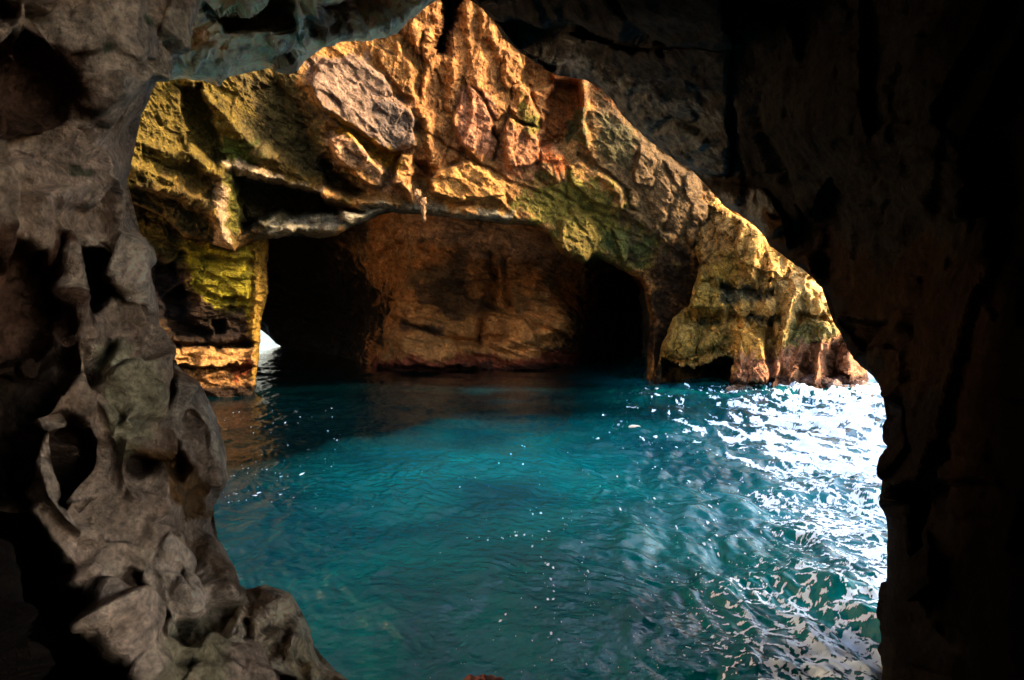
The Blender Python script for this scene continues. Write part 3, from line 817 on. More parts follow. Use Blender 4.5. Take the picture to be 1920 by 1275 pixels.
# ================================================================== left foreground rock
L_out = [(-2600, -2400), (420, -2400), (395, -300), (372, 0), (350, 60), (330, 108), (300, 140), (288, 165), (268, 208), (238, 236), (226, 268), (246, 312),
         (232, 346), (226, 400), (232, 432), (262, 440), (276, 470), (282, 520), (292, 560), (292, 610), (306, 650), (336, 690), (374, 722),
         (392, 762), (410, 800), (425, 862), (420, 902), (402, 940), (394, 978), (378, 985), (404, 1012), (422, 1042), (433, 1070),
         (438, 1100), (455, 1130), (500, 1200), (530, 1290), (560, 1500), (600, 2600), (-2600, 2600)]
L_feats = [
    ('slab', [(-60, 110), (40, 45), (70, 70), (150, 140), (165, 180), (120, 230), (-60, 250)], -0.55, 0, 0, 30),
    ('slab', [(-60, -60), (35, -60), (30, 40), (-60, 90)], -0.5, 0, 0, 18),
    ('slab', [(-60, 470), (60, 450), (125, 490), (135, 600), (70, 680), (-60, 720)], -0.6, 0, 0, 30),
    ('slab', [(148, 466), (200, 480), (240, 520), (262, 575), (232, 572), (205, 560), (160, 600), (146, 560)], -0.55, 0, 0, 12),
    ('slab', [(-60, 700), (60, 690), (120, 640), (150, 640), (150, 700), (100, 750), (85, 900), (60, 960), (-60, 960)], -0.7, 0, 0, 26),
    ('slab', [(98, 800), (130, 775), (165, 790), (178, 860), (150, 920), (118, 950), (95, 880)], -0.65, 0, 0, 16),
    ('slab', [(-60, 950), (60, 960), (110, 1060), (170, 1100), (250, 1200), (310, 1300), (-60, 1400)], -1.3, 0, 0, 30),
    ('slab', [(165, 700), (200, 640), (222, 650), (196, 690), (172, 730)], -0.3, 0, 0, 8),
    ('slab', [(242, 860), (330, 828), (365, 875), (342, 905), (300, 900), (262, 890)], -0.45, 0, 0, 12),
    ('slab', [(350, 930), (395, 905), (398, 930), (390, 968), (370, 968)], -0.18, 0, 0, 5),
    ('slab', [(355, 790), (372, 760), (395, 800), (400, 840), (385, 830)], -0.2, 0, 0, 6),
    ('slab', [(240, 1060), (265, 1070), (275, 1120), (320, 1150), (300, 1175), (262, 1130), (240, 1095)], -0.3, 0, 0, 8),
    ('slab', [(320, 1060), (345, 1075), (348, 1130), (330, 1110)], -0.2, 0, 0, 6),
    ('slab', [(205, 220), (232, 185), (245, 175), (228, 215), (218, 262), (208, 262)], -0.22, 0, 0, 5),
    ('slab', [(270, 60), (300, 0), (308, 5), (285, 70), (270, 95)], -0.15, 0, 0, 4),
    ('slab', [(300, 690), (318, 650), (335, 700), (320, 740), (305, 800), (298, 750)], -0.25, 0, 0, 8),
    ('slab', [(160, 640), (280, 630), (300, 720), (262, 860), (240, 880), (200, 820), (165, 720)], 0.22, 0.25, 0, 18),
    ('slab', [(60, 40), (290, -60), (262, 90), (205, 200), (150, 150)], 0.15, 0.2, 0, 26),
    ('slab', [(60, 270), (200, 240), (215, 330), (190, 400), (60, 400)], 0.15, 0.1, 0, 20),
    ('slab', [(175, 440), (268, 440), (280, 540), (262, 600), (250, 540)], 0.22, 0.2, 0, 10),
    ('slab', [(280, 1040), (350, 960), (420, 1060), (440, 1120), (360, 1180), (300, 1280)], 0.2, 0.1, 0.1, 20),
    ('ridge', [(135, 440), (150, 520), (150, 630), (85, 690), (55, 700)], 0.32, 13, 1.6),
    ('ridge', [(95, 780), (76, 860), (90, 930), (120, 970), (160, 1000)], 0.32, 12, 1.6),
    ('slab', [(-60, 940), (40, 930), (120, 1040), (190, 1110), (120, 1150), (-60, 1150)], -0.35, 0, 0, 20),
    ('ridge', [(210, 1100), (240, 1170), (290, 1240)], 0.25, 15, 1.6),
    ('ridge', [(240, 780), (230, 870), (250, 930)], 0.2, 16),
    ('ridge', [(385, 735), (412, 800), (422, 870), (400, 935)], 0.12, 8),
    ('ridge', [(340, 1000), (380, 1040), (400, 1100)], -0.1, 6, 2),
    ('ridge', [(300, 880), (350, 940), (372, 985), (400, 1020)], 0.12, 9),
    ('ridge', [(160, 150), (210, 240), (215, 330), (222, 420)], 0.18, 13)]
column = rock_sheet(
    'rock_column', L_out, (-2600, -2400, 700, 2600), 3.0,
    [(-2600, 600, 0.7), (-2600, -2400, 0.9), (-2600, 2600, 0.9), (-400, 600, 1.7), (0, 100, 2.3), (0, 640, 2.2), (0, 1200, 1.9), (200, 100, 3.0), (230, 350, 3.3), (280, 600, 3.4), (380, 0, 3.6), (200, 800, 2.9),
     (410, 850, 3.5), (350, 1100, 3.0), (430, 1100, 3.3), (380, -2400, 2.5), (500, 1300, 2.7), (550, 2400, 1.6)],
    L_feats, (0.50, 0.40, 0.33),
    dict(patch=0.5, mix=[((0.36, 0.26, 0.20), 0.03, 0.2), ((0.62, 0.54, 0.44), 0.14, 0.2)], zones=[
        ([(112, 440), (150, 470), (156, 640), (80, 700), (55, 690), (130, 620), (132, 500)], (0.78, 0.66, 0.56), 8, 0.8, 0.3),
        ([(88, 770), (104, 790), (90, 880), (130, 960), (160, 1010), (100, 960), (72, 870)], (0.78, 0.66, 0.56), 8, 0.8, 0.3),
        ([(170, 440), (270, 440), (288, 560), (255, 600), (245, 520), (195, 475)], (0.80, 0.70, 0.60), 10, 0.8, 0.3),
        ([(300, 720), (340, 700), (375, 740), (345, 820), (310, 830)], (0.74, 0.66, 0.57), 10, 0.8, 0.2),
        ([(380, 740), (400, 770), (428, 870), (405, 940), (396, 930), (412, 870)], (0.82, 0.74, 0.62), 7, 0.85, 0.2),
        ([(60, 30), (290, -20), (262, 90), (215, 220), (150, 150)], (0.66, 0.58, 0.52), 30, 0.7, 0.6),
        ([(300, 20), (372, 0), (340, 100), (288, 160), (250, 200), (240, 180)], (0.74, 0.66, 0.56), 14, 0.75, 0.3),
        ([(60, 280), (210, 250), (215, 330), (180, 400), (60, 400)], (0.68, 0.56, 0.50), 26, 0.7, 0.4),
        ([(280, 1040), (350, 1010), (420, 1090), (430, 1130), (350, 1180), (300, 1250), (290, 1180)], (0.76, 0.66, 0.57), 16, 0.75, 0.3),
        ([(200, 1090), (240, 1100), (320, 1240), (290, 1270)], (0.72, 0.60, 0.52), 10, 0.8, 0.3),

        ([(-60, 60), (160, 100), (180, 200), (130, 250), (-60, 260)], (0.10, 0.05, 0.035), 24, 0.92, 0.3),  # hollows: reddish-brown staining, plus shade put into the colour
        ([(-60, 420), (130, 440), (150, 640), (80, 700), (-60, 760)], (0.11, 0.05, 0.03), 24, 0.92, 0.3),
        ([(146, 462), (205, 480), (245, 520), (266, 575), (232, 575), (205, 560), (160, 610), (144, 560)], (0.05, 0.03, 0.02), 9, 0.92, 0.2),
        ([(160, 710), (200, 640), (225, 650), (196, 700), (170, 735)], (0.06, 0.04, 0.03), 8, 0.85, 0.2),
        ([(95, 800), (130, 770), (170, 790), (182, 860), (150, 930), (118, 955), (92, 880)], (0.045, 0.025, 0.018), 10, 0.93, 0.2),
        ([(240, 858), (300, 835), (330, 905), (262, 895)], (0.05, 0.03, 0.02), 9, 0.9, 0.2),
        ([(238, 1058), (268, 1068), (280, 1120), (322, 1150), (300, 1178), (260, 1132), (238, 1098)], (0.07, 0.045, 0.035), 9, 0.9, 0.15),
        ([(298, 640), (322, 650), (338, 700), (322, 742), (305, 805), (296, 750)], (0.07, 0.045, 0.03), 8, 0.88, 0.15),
        ([(-2600, 940), (40, 935), (90, 1010), (140, 1070), (200, 1110), (300, 1270), (300, 2600), (-2600, 2600)], (0.006, 0.004, 0.003), 30, 1.0, 0.5),  # shadowed lower-left hollow painted almost black
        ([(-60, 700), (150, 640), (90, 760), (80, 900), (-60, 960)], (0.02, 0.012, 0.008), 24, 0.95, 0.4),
        ([(250, 840), (350, 840), (395, 900), (400, 970), (360, 970), (300, 900)], (0.20, 0.11, 0.04), 12, 0.9, 0.3),
        ([(340, 990), (400, 1010), (440, 1090), (430, 1120), (400, 1100)], (0.20, 0.13, 0.08), 20, 0.75, 0.12),
        ([(300, 1180), (420, 1150), (440, 1180), (400, 1300), (300, 1300)], (0.20, 0.22, 0.12), 26, 0.6, 0.25),
        ([(250, 20), (270, 30), (262, 50), (245, 40)], (0.07, 0.12, 0.06), 8, 0.85, 0.1),
        ([(170, 78), (195, 85), (190, 98), (172, 92)], (0.06, 0.10, 0.06), 6, 0.85, 0.1),
        ([(140, 312), (160, 320), (158, 330), (142, 328)], (0.05, 0.08, 0.05), 6, 0.85, 0.1),
        ([(170, 640), (260, 640), (280, 740), (240, 860), (200, 800)], (0.48, 0.50, 0.34), 22, 0.6, 0.5),
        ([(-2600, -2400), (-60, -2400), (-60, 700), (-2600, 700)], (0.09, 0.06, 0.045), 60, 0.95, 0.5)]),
    [('facet', (0.5, 0.5, 0.85), 0.30, 0.35), ('facet', (0.22, 0.22, 0.38), 0.13, 0.35), ('facet', (0.1, 0.1, 0.15), 0.03, 0.35), ('ridged', (0.4, 0.4, 0.8), 0.05, 0.35), ('fbm', (0.08, 0.08, 0.1), 0.022)],
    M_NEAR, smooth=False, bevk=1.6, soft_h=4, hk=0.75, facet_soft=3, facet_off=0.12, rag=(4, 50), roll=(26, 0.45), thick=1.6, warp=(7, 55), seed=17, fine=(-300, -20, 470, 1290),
    props=dict(label='pale eroded rock face full of dark hollows filling the left foreground', kind='thing', category='rock face'))

# knobbly boulder at the lower left, in front of the water
knob = rock_sheet(
    'boulder', [(380, 1250), (420, 1170), (445, 1125), (458, 1107), (500, 1098), (545, 1113), (566, 1150), (580, 1182), (589, 1222), (600, 1250), (640, 1266), (700, 1320), (760, 1500), (300, 1500)],
    (300, 1080, 780, 1500), 2.4,
    [(400, 1250, 2.7), (450, 1150, 3.0), (500, 1110, 3.4), (550, 1150, 3.3), (500, 1200, 2.95), (580, 1230, 3.2), (520, 1300, 2.6), (700, 1400, 2.8), (350, 1500, 2.0), (620, 1275, 3.0)],
    [('lump', 552, 1212, 22, 28, 0.14), ('lump', 575, 1150, 16, 20, 0.08), ('lump', 500, 1150, 34, 30, 0.10), ('lump', 590, 1255, 18, 22, 0.12), ('lump', 540, 1125, 22, 16, .08),
     ('slab', [(418, 1262), (470, 1240), (560, 1272), (560, 1310), (410, 1310)], -0.35, 0, 0, 8),
     ('ridge', [(462, 1160), (468, 1195)], -0.15, 5, 2), ('lump', 655, 1280, 10, 16, 0.15),
     ('ridge', [(500, 1230), (530, 1200), (540, 1170)], -0.08, 10, 2)],
    (0.85, 0.74, 0.58),
    dict(patch=0.35, mix=[((0.45, 0.34, 0.25), 0.08, 0.15), ((0.66, 0.58, 0.44), 0.1, 0.2)], zones=[
        ([(455, 1100), (530, 1105), (500, 1150), (460, 1160)], (0.18, 0.10, 0.05), 12, 0.8, 0.1),
        ([(500, 1180), (560, 1150), (540, 1210), (510, 1230)], (0.15, 0.10, 0.06), 12, 0.8, 0.1),
        ([(420, 1220), (500, 1210), (500, 1260), (420, 1270)], (0.10, 0.12, 0.05), 12, 0.6, 0.15),
        ([(470, 1262), (700, 1275), (700, 1500), (400, 1500), (420, 1270)], (0.14, 0.07, 0.045), 12, 0.8, 0.2),
        ([(530, 1190), (580, 1190), (610, 1260), (560, 1260)], (0.52, 0.44, 0.26), 14, 0.7, 0.2)]),
    [('facet', (0.3, 0.3, 0.3), 0.08), ('facet', (0.12, 0.12, 0.12), 0.03), ('fbm', (0.12, 0.12, 0.12), 0.07)],
    M_NEAR, soft_h=2, rag=(3, 25), roll=(18, 0.35), thick=0.8, warp=(4, 30), seed=23, fine=(380, 1085, 680, 1290),
    props=dict(label='rounded knobbly boulder with brown lichen cap at the lower left edge of the water', kind='thing', category='boulder'))
c = un(905, 1290, 7.45)
c[2] = -0.12
lump_rock('rock', c, 0.24, M_NEAR, (0.20, 0.08, 0.055), 41, None, (1.0, 0.9, 1.0), 4,
          label='small dark red-brown rock breaking the water at the bottom edge of the picture', kind='thing', category='rock')

# ================================================================== ceiling on the left
ceil_l = rock_sheet(
    'cave_ceiling', [(-600, -2400), (1500, -2400), (1000, -300), (900, -60), (860, -20), (806, 0), (790, 18), (765, 38), (742, 62), (700, 72), (640, 76), (596, 88), (574, 106), (560, 130), (540, 137), (516, 134),
                     (490, 122), (440, 126), (424, 145), (408, 158), (380, 150), (340, 142), (310, 150), (280, 150), (150, 200), (-600, 200)],
    (-600, -2400, 1500, 220), 2.4,
    [(-600, 0, 4), (300, 0, 5.2), (300, 150, 5.6), (400, 150, 6.6), (500, 20, 6.0), (560, 120, 7.2), (700, 60, 8.0), (800, 0, 8.6), (500, -300, 4.5), (1000, -300, 7.5), (500, -2400, 1.8), (1400, -2400, 2.5), (-600, -2400, 1.6)],
    [('slab', [(380, 20), (500, -30), (548, 10), (552, 45), (500, 60), (420, 62)], -0.55, 0, 0, 12),
     ('slab', [(320, 95), (400, 80), (430, 120), (410, 155), (350, 145)], 0.35, 0, 0.2, 10),
     ('slab', [(500, 58), (560, 60), (570, 100), (545, 132), (500, 120)], 0.2, 0.2, 0.3, 10),
     ('ridge', [(555, -20), (560, 40), (575, 95)], 0.35, 12),
     ('ridge', [(600, 80), (650, 60), (720, 45), (790, 10)], 0.35, 16),
     ('slab', [(580, 0), (700, -30), (720, 20), (620, 50)], -0.3, 0, 0.3, 14)],
    (0.62, 0.45, 0.29),
    dict(patch=0.9, mix=[((0.20, 0.19, 0.17), 0.03, 0.2), ((0.36, 0.38, 0.33), 0.1, 0.2)], zones=[
        ([(380, 15), (545, 5), (550, 55), (420, 62)], (0.13, 0.09, 0.04), 16, 0.85, 0.8),
        ([(310, 85), (420, 85), (430, 150), (330, 145)], (0.42, 0.47, 0.38), 14, 0.7, 0.25),
        ([(585, 0), (650, -10), (650, 60), (590, 70)], (0.17, 0.12, 0.10), 18, 0.7, 0.5),
        ([(500, 125), (560, 110), (560, 140), (510, 140)], (0.06, 0.05, 0.04), 8, 0.8, 0.3)]),
    [('facet', (1.0, 1.0, 0.7), 0.22, 0.4), ('facet', (0.35, 0.35, 0.25), 0.09, 0.4), ('ridged', (0.9, 0.5, 0.25), 0.14, 0.5), ('fbm', (0.25, 0.25, 0.25), 0.09)],
    M_CEIL, facet_soft=0, rag=(4, 35), roll=(18, 0.8), thick=2.5, warp=(5, 40), seed=29, fine=(240, -20, 860, 180),
    props=dict(label='grey-green rock ceiling overhanging the top left, lit from the water below', kind='thing', category='cave ceiling'))

# ================================================================== ceiling and wall on the right
R_out = [(760, -2400), (5200, -2400), (5000, 200), (3500, 400), (3400, 4200), (1500, 4200), (1620, 1500), (1644, 1300), (1652, 1235), (1646, 1175), (1659, 1085), (1661, 1000), (1651, 940), (1656, 880), (1662, 800), (1676, 768),
         (1664, 742), (1642, 706), (1602, 672), (1586, 640), (1563, 602), (1568, 577), (1548, 545), (1522, 512), (1482, 488), (1446, 462), (1424, 428), (1392, 404),
         (1362, 386), (1330, 352), (1316, 326), (1290, 312), (1250, 288), (1204, 250), (1166, 214), (1150, 184), (1120, 156), (1086, 146), (1046, 140), (1010, 120), (976, 96),
         (944, 70), (926, 34), (905, 12), (880, -4), (850, -20), (800, -80)]
right = rock_sheet(
    'cave_wall', R_out, (760, -2400, 5200, 4200), 3.0,
    [(926, 30, 15), (1046, 140, 15), (1200, 250, 14.5), (1370, 330, 13.5), (1400, 400, 13), (1480, 480, 11.5), (1565, 580, 9.5), (1600, 670, 8.0), (1676, 768, 6.3), (1655, 900, 5.6),
     (1655, 1080, 5.0), (1648, 1250, 4.6), (1500, 4200, 1.5), (5200, 4200, 0.6), (5200, 600, 0.6), (5200, -2400, 0.7), (1200, 0, 10.5), (1500, 0, 8), (1500, 250, 8.6), (1920, 0, 4.6), (1920, 600, 4.0), (1750, 600, 5.6),
     (1920, 1200, 3.2), (900, -300, 9), (900, -2400, 2), (2600, -2400, 1.2), (2600, 600, 1.8)],
    [('slab', [(1060, 60), (1200, 90), (1362, 70), (1374, 320), (1350, 332), (1290, 312), (1200, 250), (1150, 184), (1086, 146), (1030, 120)], 1.1, -0.2, 0.3, 8),
     ('slab', [(905, 0), (1350, -60), (1360, 75), (1200, 60), (1060, 40), (960, 25)], 1.6, 0.2, -0.3, 10),
     ('slab', [(925, 30), (1075, 40), (1060, 100), (1040, 140), (975, 95)], -2.2, 0, 0, 6),
     ('slab', [(1300, 335), (1440, 350), (1480, 420), (1440, 460), (1370, 400)], 0.6, 0, 0.4, 10),
     ('slab', [(1436, 400), (1475, 410), (1480, 470), (1440, 462)], 0.6, -0.4, 0, 6),
     ('slab', [(1600, 730), (1700, 760), (1720, 860), (1665, 900)], 0.25, 0, 0, 10),
     ('slab', [(1680, 900), (1780, 880), (1790, 1020), (1700, 1050)], -0.4, 0, 0, 14),
     ('slab', [(1700, 1060), (1748, 1000), (1755, 1100), (1700, 1150)], 0.3, 0, 0, 8),
     ('slab', [(1560, 590), (1680, 600), (1700, 660), (1620, 660)], -0.5, 0, 0, 12),
     ('ridge', [(1372, 0), (1376, 200), (1372, 325)], -0.7, 8, 2)],
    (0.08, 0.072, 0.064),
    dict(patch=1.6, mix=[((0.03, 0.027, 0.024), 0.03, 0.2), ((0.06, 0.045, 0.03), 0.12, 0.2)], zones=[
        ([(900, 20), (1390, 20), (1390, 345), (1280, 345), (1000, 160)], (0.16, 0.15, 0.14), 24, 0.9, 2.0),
        ([(1020, 100), (1110, 145), (1230, 185), (1345, 235), (1366, 330), (1290, 322), (1200, 262), (1140, 190)], (0.62, 0.66, 0.64), 60, 0.75, 0.35),  # edge lightened: bounce light from the water put into the colour
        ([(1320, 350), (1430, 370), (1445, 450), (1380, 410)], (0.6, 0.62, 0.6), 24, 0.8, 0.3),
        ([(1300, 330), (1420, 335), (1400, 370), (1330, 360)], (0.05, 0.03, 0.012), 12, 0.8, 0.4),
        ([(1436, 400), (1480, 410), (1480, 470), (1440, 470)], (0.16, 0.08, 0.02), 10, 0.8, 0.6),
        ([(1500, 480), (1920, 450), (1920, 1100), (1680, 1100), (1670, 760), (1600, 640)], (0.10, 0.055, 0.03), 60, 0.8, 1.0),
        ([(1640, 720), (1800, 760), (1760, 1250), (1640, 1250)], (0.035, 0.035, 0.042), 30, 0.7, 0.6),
        ([(1740, -400), (5200, -2400), (5200, 4200), (1800, 4200), (1850, 700)], (0.012, 0.010, 0.008), 120, 0.9, 2.0)]),  # far right blackened in the colour to stand for shade
    [('facet', (1.8, 1.8, 1.3), 0.40, 0.4), ('facet', (0.5, 0.5, 0.35), 0.10, 0.3), ('ridged', (1.2, 0.8, 0.3), 0.10, -0.3), ('fbm', (0.2, 0.2, 0.15), 0.05)],
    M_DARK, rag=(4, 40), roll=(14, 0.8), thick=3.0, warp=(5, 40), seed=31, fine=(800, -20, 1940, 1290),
    parts=[('rock_slab', [(1060, 60), (1200, 90), (1362, 70), (1374, 320), (1350, 332), (1290, 312), (1200, 250), (1150, 184), (1086, 146), (1030, 120)], 'grey-blue pitted block catching light along the edge'),
           ('rock_ledge', [(1318, 345), (1400, 350), (1446, 400), (1440, 470), (1380, 430)], 'thin grey ledge under the dark ceiling')],
    props=dict(label='black unlit rock wall and ceiling closing the whole right side and upper right', kind='thing', category='cave wall'))

# ================================================================== the rest of the hill, out of view, plus blocks added to shape the light
def block(name, lo, hi, color, cell=1.5, amp=0.5, seed=50):
    """a thick rough rock block"""
    lo, hi = np.array(lo, float), np.array(hi, float)
    V, Q = [], []
    base = 0
    for ax in range(3):
        u, v = [a for a in range(3) if a != ax]
        nu = max(2, int((hi[u] - lo[u]) / cell))
        nv = max(2, int((hi[v] - lo[v]) / cell))
        for side in (0, 1):
            U, W = np.meshgrid(np.linspace(lo[u], hi[u], nu + 1), np.linspace(lo[v], hi[v], nv + 1))
            P = np.zeros((U.size, 3))
            P[:, u] = U.ravel()
            P[:, v] = W.ravel()
            P[:, ax] = hi[ax] if side else lo[ax]
            idx = np.arange(U.size).reshape(nv + 1, nu + 1) + base
            q = np.stack([idx[:-1, :-1], idx[1:, :-1], idx[1:, 1:], idx[:-1, 1:]], -1).reshape(-1, 4)
            V.append(P)
            Q.append(q)
            base += U.size
    V = np.concatenate(V).astype(np.float32)
    Q = np.concatenate(Q)
    d = np.stack([fbm(V / 4 + k * 31, 4, seed + k) for k in range(3)], 1) * amp * 2
    V = V + d
    C = np.tile(np.asarray(color, np.float32), (len(V), 1)) * (1 + 0.5 * fbm(V / 3, 3, seed))[:, None]
    return put(name, mesh_from(name, V, Q, M_BACK, C), kind='structure')


HC = (0.36, 0.27, 0.18)  # pale so these unseen blocks bounce warm fill light
block('cave_roof', (-75, 43, 14.5), (16, 125, 18), HC)               # over the inner cave
block('cave_side', (16, 46, -1), (22, 110, 16), HC)
block('sky_blocker', (-26, 9, 24), (-2, 27, 28), HC)  # unseen slab added to keep sky out of the water's reflections
block('sun_blocker', (31, 0, -1), (44, 33, 23), HC, 2.0, 1.0)  # unseen block added to keep direct sun off the water
block('cave_side', (-34, 5, -1), (-24, 40, 34), HC)                  # left of the cove
block('cave_side', (-62, 40, -1), (-40, 100, 18), HC)
block('chamber_wall', (-9, -12, -1), (9, -10, 12), (0.05, 0.04, 0.03))
block('chamber_wall', (-10, -10, -1), (-5, 5, 12), (0.08, 0.06, 0.045))
block('chamber_wall', (5.5, -1.5, -1), (9, 4, 12), (0.05, 0.04, 0.03))  # stops short: an unseen gap added to light the left rock
block('chamber_roof', (-10, -10, 8), (9, 5, 12), (0.06, 0.05, 0.04))

# ================================================================== water
def waves(x, y):
    r = np.random.default_rng(21)
    h = np.zeros_like(x)
    p3 = np.stack([x, y, np.zeros_like(x)], 1).astype(np.float32)
    wx = x + 0.9 * fbm(p3 / 3.5, 3, 77) * 2
    wy = y + 0.9 * fbm(p3 / 3.5 + 40, 3, 78) * 2
    for k in range(60):
        lam = 0.22 * (6.0 / 0.22) ** (r.random() ** 1.5)
        ang = math.radians(205) + r.normal(0, 0.75)
        kk = 2 * math.pi / lam
        amp = 0.013 * lam ** 0.75
        ph = kk * (wx * math.cos(ang) + wy * math.sin(ang)) + r.random() * 6.28
        fade = np.clip(lam / (0.0035 * np.maximum(y, 1)) / 3.2, 0, 1)
        h += amp * (1 - np.abs(np.sin(ph / 2))) * 1.3 * fade if k % 3 == 0 else amp * np.sin(ph) * fade
    patch = 0.75 + 1.1 * fbm(p3 / 6.0 + 9, 3, 80)
    h *= patch * (0.40 + 0.85 * sstep((x / np.maximum(y, 1) - 0.0) / 0.4))
    h += 0.05 * fbm(p3 / 0.55, 4, 82, 0.6, True) * np.clip(28 / np.maximum(y, 5), 0, 1) * patch
    return h


vy = np.concatenate([np.geomspace(1.5, 6.0, 20)[:-1], 1 / np.linspace(1 / 6.0, 1 / 110.0, 680)[:-1], np.geomspace(110, 3000, 30)])
ux = np.concatenate([np.linspace(-3.0, -0.48, 40)[:-1], np.linspace(-0.48, 0.62, 980), np.linspace(0.62, 3.0, 40)[1:]])
U, Yg = np.meshgrid(ux, vy)
Xw = (U * (Yg + 2)).ravel()
Yw = Yg.ravel()
Zw = waves(Xw, Yw)
ZM = float(Zw.mean())
Zw = Zw - ZM
idx = np.arange(len(Xw)).reshape(len(vy), len(ux))
quads = np.stack([idx[:-1, :-1], idx[:-1, 1:], idx[1:, 1:], idx[1:, :-1]], -1).reshape(-1, 4)

mw = bpy.data.materials.new('teal sea water')
mw.use_nodes = True
nt = mw.node_tree
N, L = nt.nodes, nt.links
b = N['Principled BSDF']
b.inputs['Roughness'].default_value = 0.04
b.inputs['IOR'].default_value = 1.333
tc = N.new('ShaderNodeTexCoord')
n1 = N.new('ShaderNodeTexNoise')
n1.inputs['Scale'].default_value = 0.35
n1.inputs['Detail'].default_value = 6
n1.inputs['Distortion'].default_value = 0.6
cr = N.new('ShaderNodeValToRGB')
cr.color_ramp.elements[0].position = 0.3
cr.color_ramp.elements[0].color = (0.0, 0.058, 0.084, 1)
cr.color_ramp.elements[1].position = 0.72
cr.color_ramp.elements[1].color = (0.0, 0.120, 0.136, 1)
L.new(tc.outputs['Object'], n1.inputs['Vector'])
L.new(n1.outputs['Fac'], cr.inputs['Fac'])
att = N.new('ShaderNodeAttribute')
att.attribute_name = 'tint'
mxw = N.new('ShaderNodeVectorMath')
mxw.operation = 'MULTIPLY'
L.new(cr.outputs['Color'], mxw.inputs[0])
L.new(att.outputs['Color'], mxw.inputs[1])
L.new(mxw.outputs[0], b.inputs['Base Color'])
b.inputs['Specular IOR Level'].default_value = 0.35
n2 = N.new('ShaderNodeTexNoise')
n2.inputs['Scale'].default_value = 5.0
n2.inputs['Detail'].default_value = 5
n2.inputs['Roughness'].default_value = 0.6
L.new(tc.outputs['Object'], n2.inputs['Vector'])
bp = N.new('ShaderNodeBump')
bp.inputs['Strength'].default_value = 0.6
bp.inputs['Distance'].default_value = 0.05
L.new(n2.outputs['Fac'], bp.inputs['Height'])
L.new(bp.outputs['Normal'], b.inputs['Normal'])
# shade painted into the water colour under the arch and by the left wall
water_shade = sstep((Yw - 13) / 20) * (1 - 0.75 * sstep((Xw - 2) / 12)) + 0.8 * sstep((-Xw - 1.5) / 7)
water_shade = np.clip(water_shade + 0.5 * fbm(np.stack([Xw, Yw, 0 * Xw], 1).astype(np.float32) / 7, 3, 90), 0, 1) * (Yw < 150)
WC = (1.30 - 1.24 * water_shade)[:, None] * np.ones((1, 3))
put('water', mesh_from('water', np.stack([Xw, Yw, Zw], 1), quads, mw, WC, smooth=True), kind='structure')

# foam, and pale patches painted in for glare and glints, on the water
Pw = np.stack([Xw, Yw, Zw], 1).astype(np.float32)
Uw = (Xw / (Yw)) * F + 960
Vw = HZ + EYE / Yw * F
m1 = sstep((Yw - 9) / 16)
ga = np.stack([Xw * 4.2 + Yw * 1.2, Yw * 3.4 - Xw * 0.8, 0 * Xw], 1).astype(np.float32)      # near: curling streaks
gb = np.stack([Xw * 1.9, Yw * 0.75, 0 * Xw + 30], 1).astype(np.float32)                      # farther off: long flecks
na = fbm(ga, 4, 301, 0.68, True)
nb_ = fbm(gb, 4, 303, 0.72)
na = (na - na.mean()) / na.std()
nb_ = (nb_ - nb_.mean()) / nb_.std()
big = fbm(np.stack([Xw * 0.45 + Yw * 0.12, Yw * 0.2, 0 * Xw], 1).astype(np.float32), 3, 305)
score = na * (1 - m1) + nb_ * m1 + 2.6 * big
lat = Xw / np.maximum(Yw, 1)
thr = 3.4 - 4.3 * sstep((lat + 0.06) / 0.62) - 0.35 * m1 * sstep((lat - 0.3) / 0.2) + 0.8 * (1 - m1)
foam_glare_a = np.clip((score - thr + 0.45) / 0.9, 0, 1)
hot = (score > thr - 0.45) & (Yw > 5) & (Yw < 41)
swash = (Yw > 38.9) & (Yw < 40.6) & (Xw > 11) & (nb_ > 0.2)
hot |= swash
foam_glare_a[swash] = 0.9
qsel = hot[quads].sum(1) >= 3
fq = quads[qsel]
used, inv = np.unique(fq, return_inverse=True)
mf = bpy.data.materials.new('foam and painted glare')  # one pale colour for real foam and painted glare
mf.use_nodes = True
bf = mf.node_tree.nodes['Principled BSDF']
bf.inputs['Base Color'].default_value = (0.62, 0.82, 1.0, 1)
bf.inputs['Roughness'].default_value = 0.5
fN, fL = mf.node_tree.nodes, mf.node_tree.links
ftc = fN.new('ShaderNodeTexCoord')
fn = fN.new('ShaderNodeTexNoise')
fn.inputs['Scale'].default_value = 9.0
fn.inputs['Detail'].default_value = 5
fn.inputs['Roughness'].default_value = 0.7
fL.new(ftc.outputs['Object'], fn.inputs['Vector'])
fr = fN.new('ShaderNodeMapRange')
fr.inputs['From Min'].default_value = 0.80
fr.inputs['From Max'].default_value = 1.06
fat = fN.new('ShaderNodeAttribute')
fat.attribute_name = 'tint'
fma = fN.new('ShaderNodeMath')
fma.operation = 'MULTIPLY_ADD'
fma.inputs[1].default_value = 0.7
fL.new(fat.outputs['Fac'], fma.inputs[0])
fL.new(fn.outputs['Fac'], fma.inputs[2])
fL.new(fma.outputs[0], fr.inputs['Value'])
fL.new(fr.outputs[0], bf.inputs['Alpha'])
Vf = Pw[used].copy()
Af = foam_glare_a[used]
Vf[:, 2] += 0.012
Ff = inv.reshape(-1, 4)


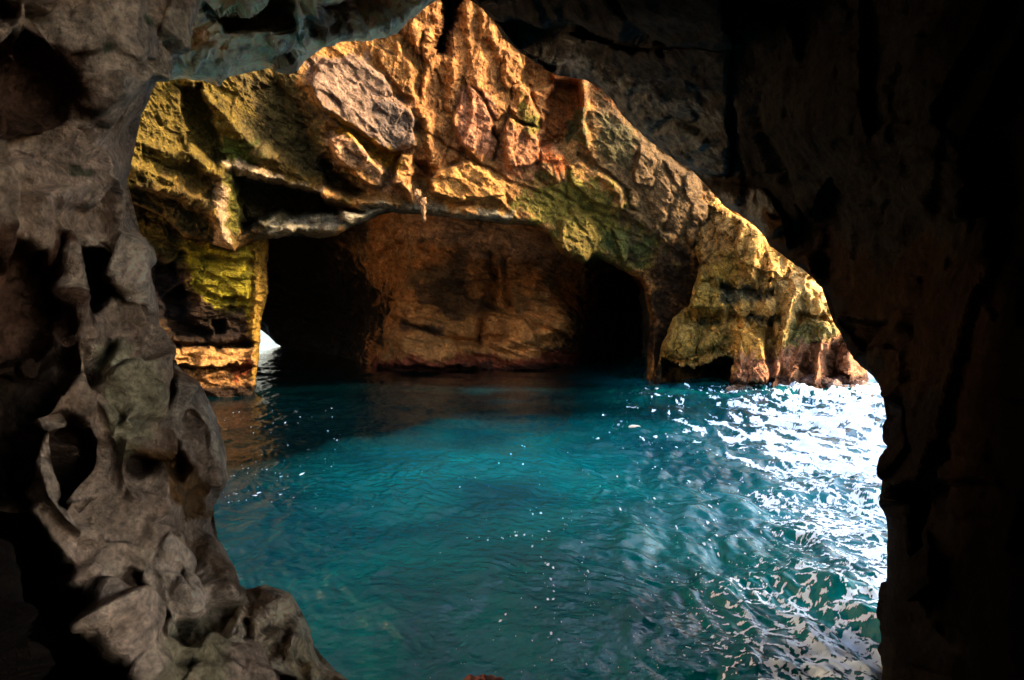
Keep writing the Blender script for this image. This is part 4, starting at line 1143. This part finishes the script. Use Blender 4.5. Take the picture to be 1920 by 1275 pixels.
ex, ef = [], []
spots = []
chains = [[(1000, 955), (1018, 975), (1012, 1040), (1035, 1100), (1048, 1150), (1030, 1190), (1060, 1215)], [(948, 1148), (935, 1170), (918, 1198)],
          [(1085, 1020), (1095, 1080), (1110, 1150)], [(1150, 1110), (1162, 1120), (1200, 1085)], [(1290, 900), (1345, 940), (1320, 1000), (1310, 1100)],
          [(1180, 1180), (1230, 1240), (1250, 1270)], [(1040, 1060), (1015, 1075), (1035, 1160)], [(400, 900), (470, 880), (560, 885)], [(410, 935), (500, 925), (545, 935)],
          [(590, 980), (592, 990)], [(860, 885), (893, 890)], [(1165, 787), (1190, 800)], [(1390, 830), (1440, 850), (1500, 845)], [(880, 1010), (1010, 1000), (1110, 960)]]
for ch in chains:
    for a, b_ in zip(ch[:-1], ch[1:]):
        n = max(1, int(math.dist(a, b_) / 6))
        for k in range(n):
            if random.random() < 0.45:
                continue
            t = (k + random.random()) / n
            spots.append((a[0] + (b_[0] - a[0]) * t + random.gauss(0, 5), a[1] + (b_[1] - a[1]) * t + random.gauss(0, 3), 0.7 + 2.6 * random.random() ** 3))
for _ in range(300):  # small flecks painted in for sparkle on the water
    u_ = random.betavariate(3.2, 1.8)
    spots.append((640 + u_ * 900, 800 + 470 * random.random() ** 0.8, 0.5 + 1.6 * random.random() ** 3))
for _ in range(70):  # sky glints on the dark left ripples, painted as flecks
    spots.append((random.uniform(400, 640), random.uniform(760, 960), random.uniform(0.5, 1.1)))
for (px, py, sz) in spots:
    Yc = EYE * F / (py - HZ)
    Xc = (px - 960) / F * Yc
    rr = sz / F * Yc
    m7 = 7
    el = min(Yc / 4.5, 3.0)
    rot_ = random.uniform(0, 6.28)
    k0 = len(Vf) + len(ex)
    ring = []
    for i7 in range(8):
        a = 2 * math.pi * i7 / 8
        q7 = rr * random.uniform(0.5, 1.25)
        x7, y7 = Xc + q7 * math.cos(a + rot_), Yc + q7 * math.sin(a + rot_) * el * random.uniform(0.8, 1.4)
        ex.append((x7, y7, 0))
    ef += [(k0, k0 + 1, k0 + 2, k0 + 3), (k0, k0 + 3, k0 + 4, k0 + 7), (k0 + 4, k0 + 5, k0 + 6, k0 + 7)]
ex = np.array(ex, np.float32)
ex[:, 2] = waves(ex[:, 0].astype(float), ex[:, 1].astype(float)) - ZM + 0.02
Vf = np.concatenate([Vf, ex])
Ff = np.concatenate([Ff, np.array(ef, int)])
Af = np.concatenate([Af, np.full(len(ex), 1.0)])
put('foam_and_glare', mesh_from('foam_and_glare', Vf, Ff, mf, Af[:, None] * np.ones((1, 3))), kind='stuff')

mflo = rock_material('bleached scrap', 8.0)
c = un(1190, 803, EYE * F / 203)
c[2] = 0.06
lump_rock('floating_debris', c, 0.17, mflo, (0.8, 0.74, 0.62), 61, None, (1.3, 0.8, 0.35), 3,
          label='small pale scrap of debris floating alone on the teal water', kind='thing', category='debris')
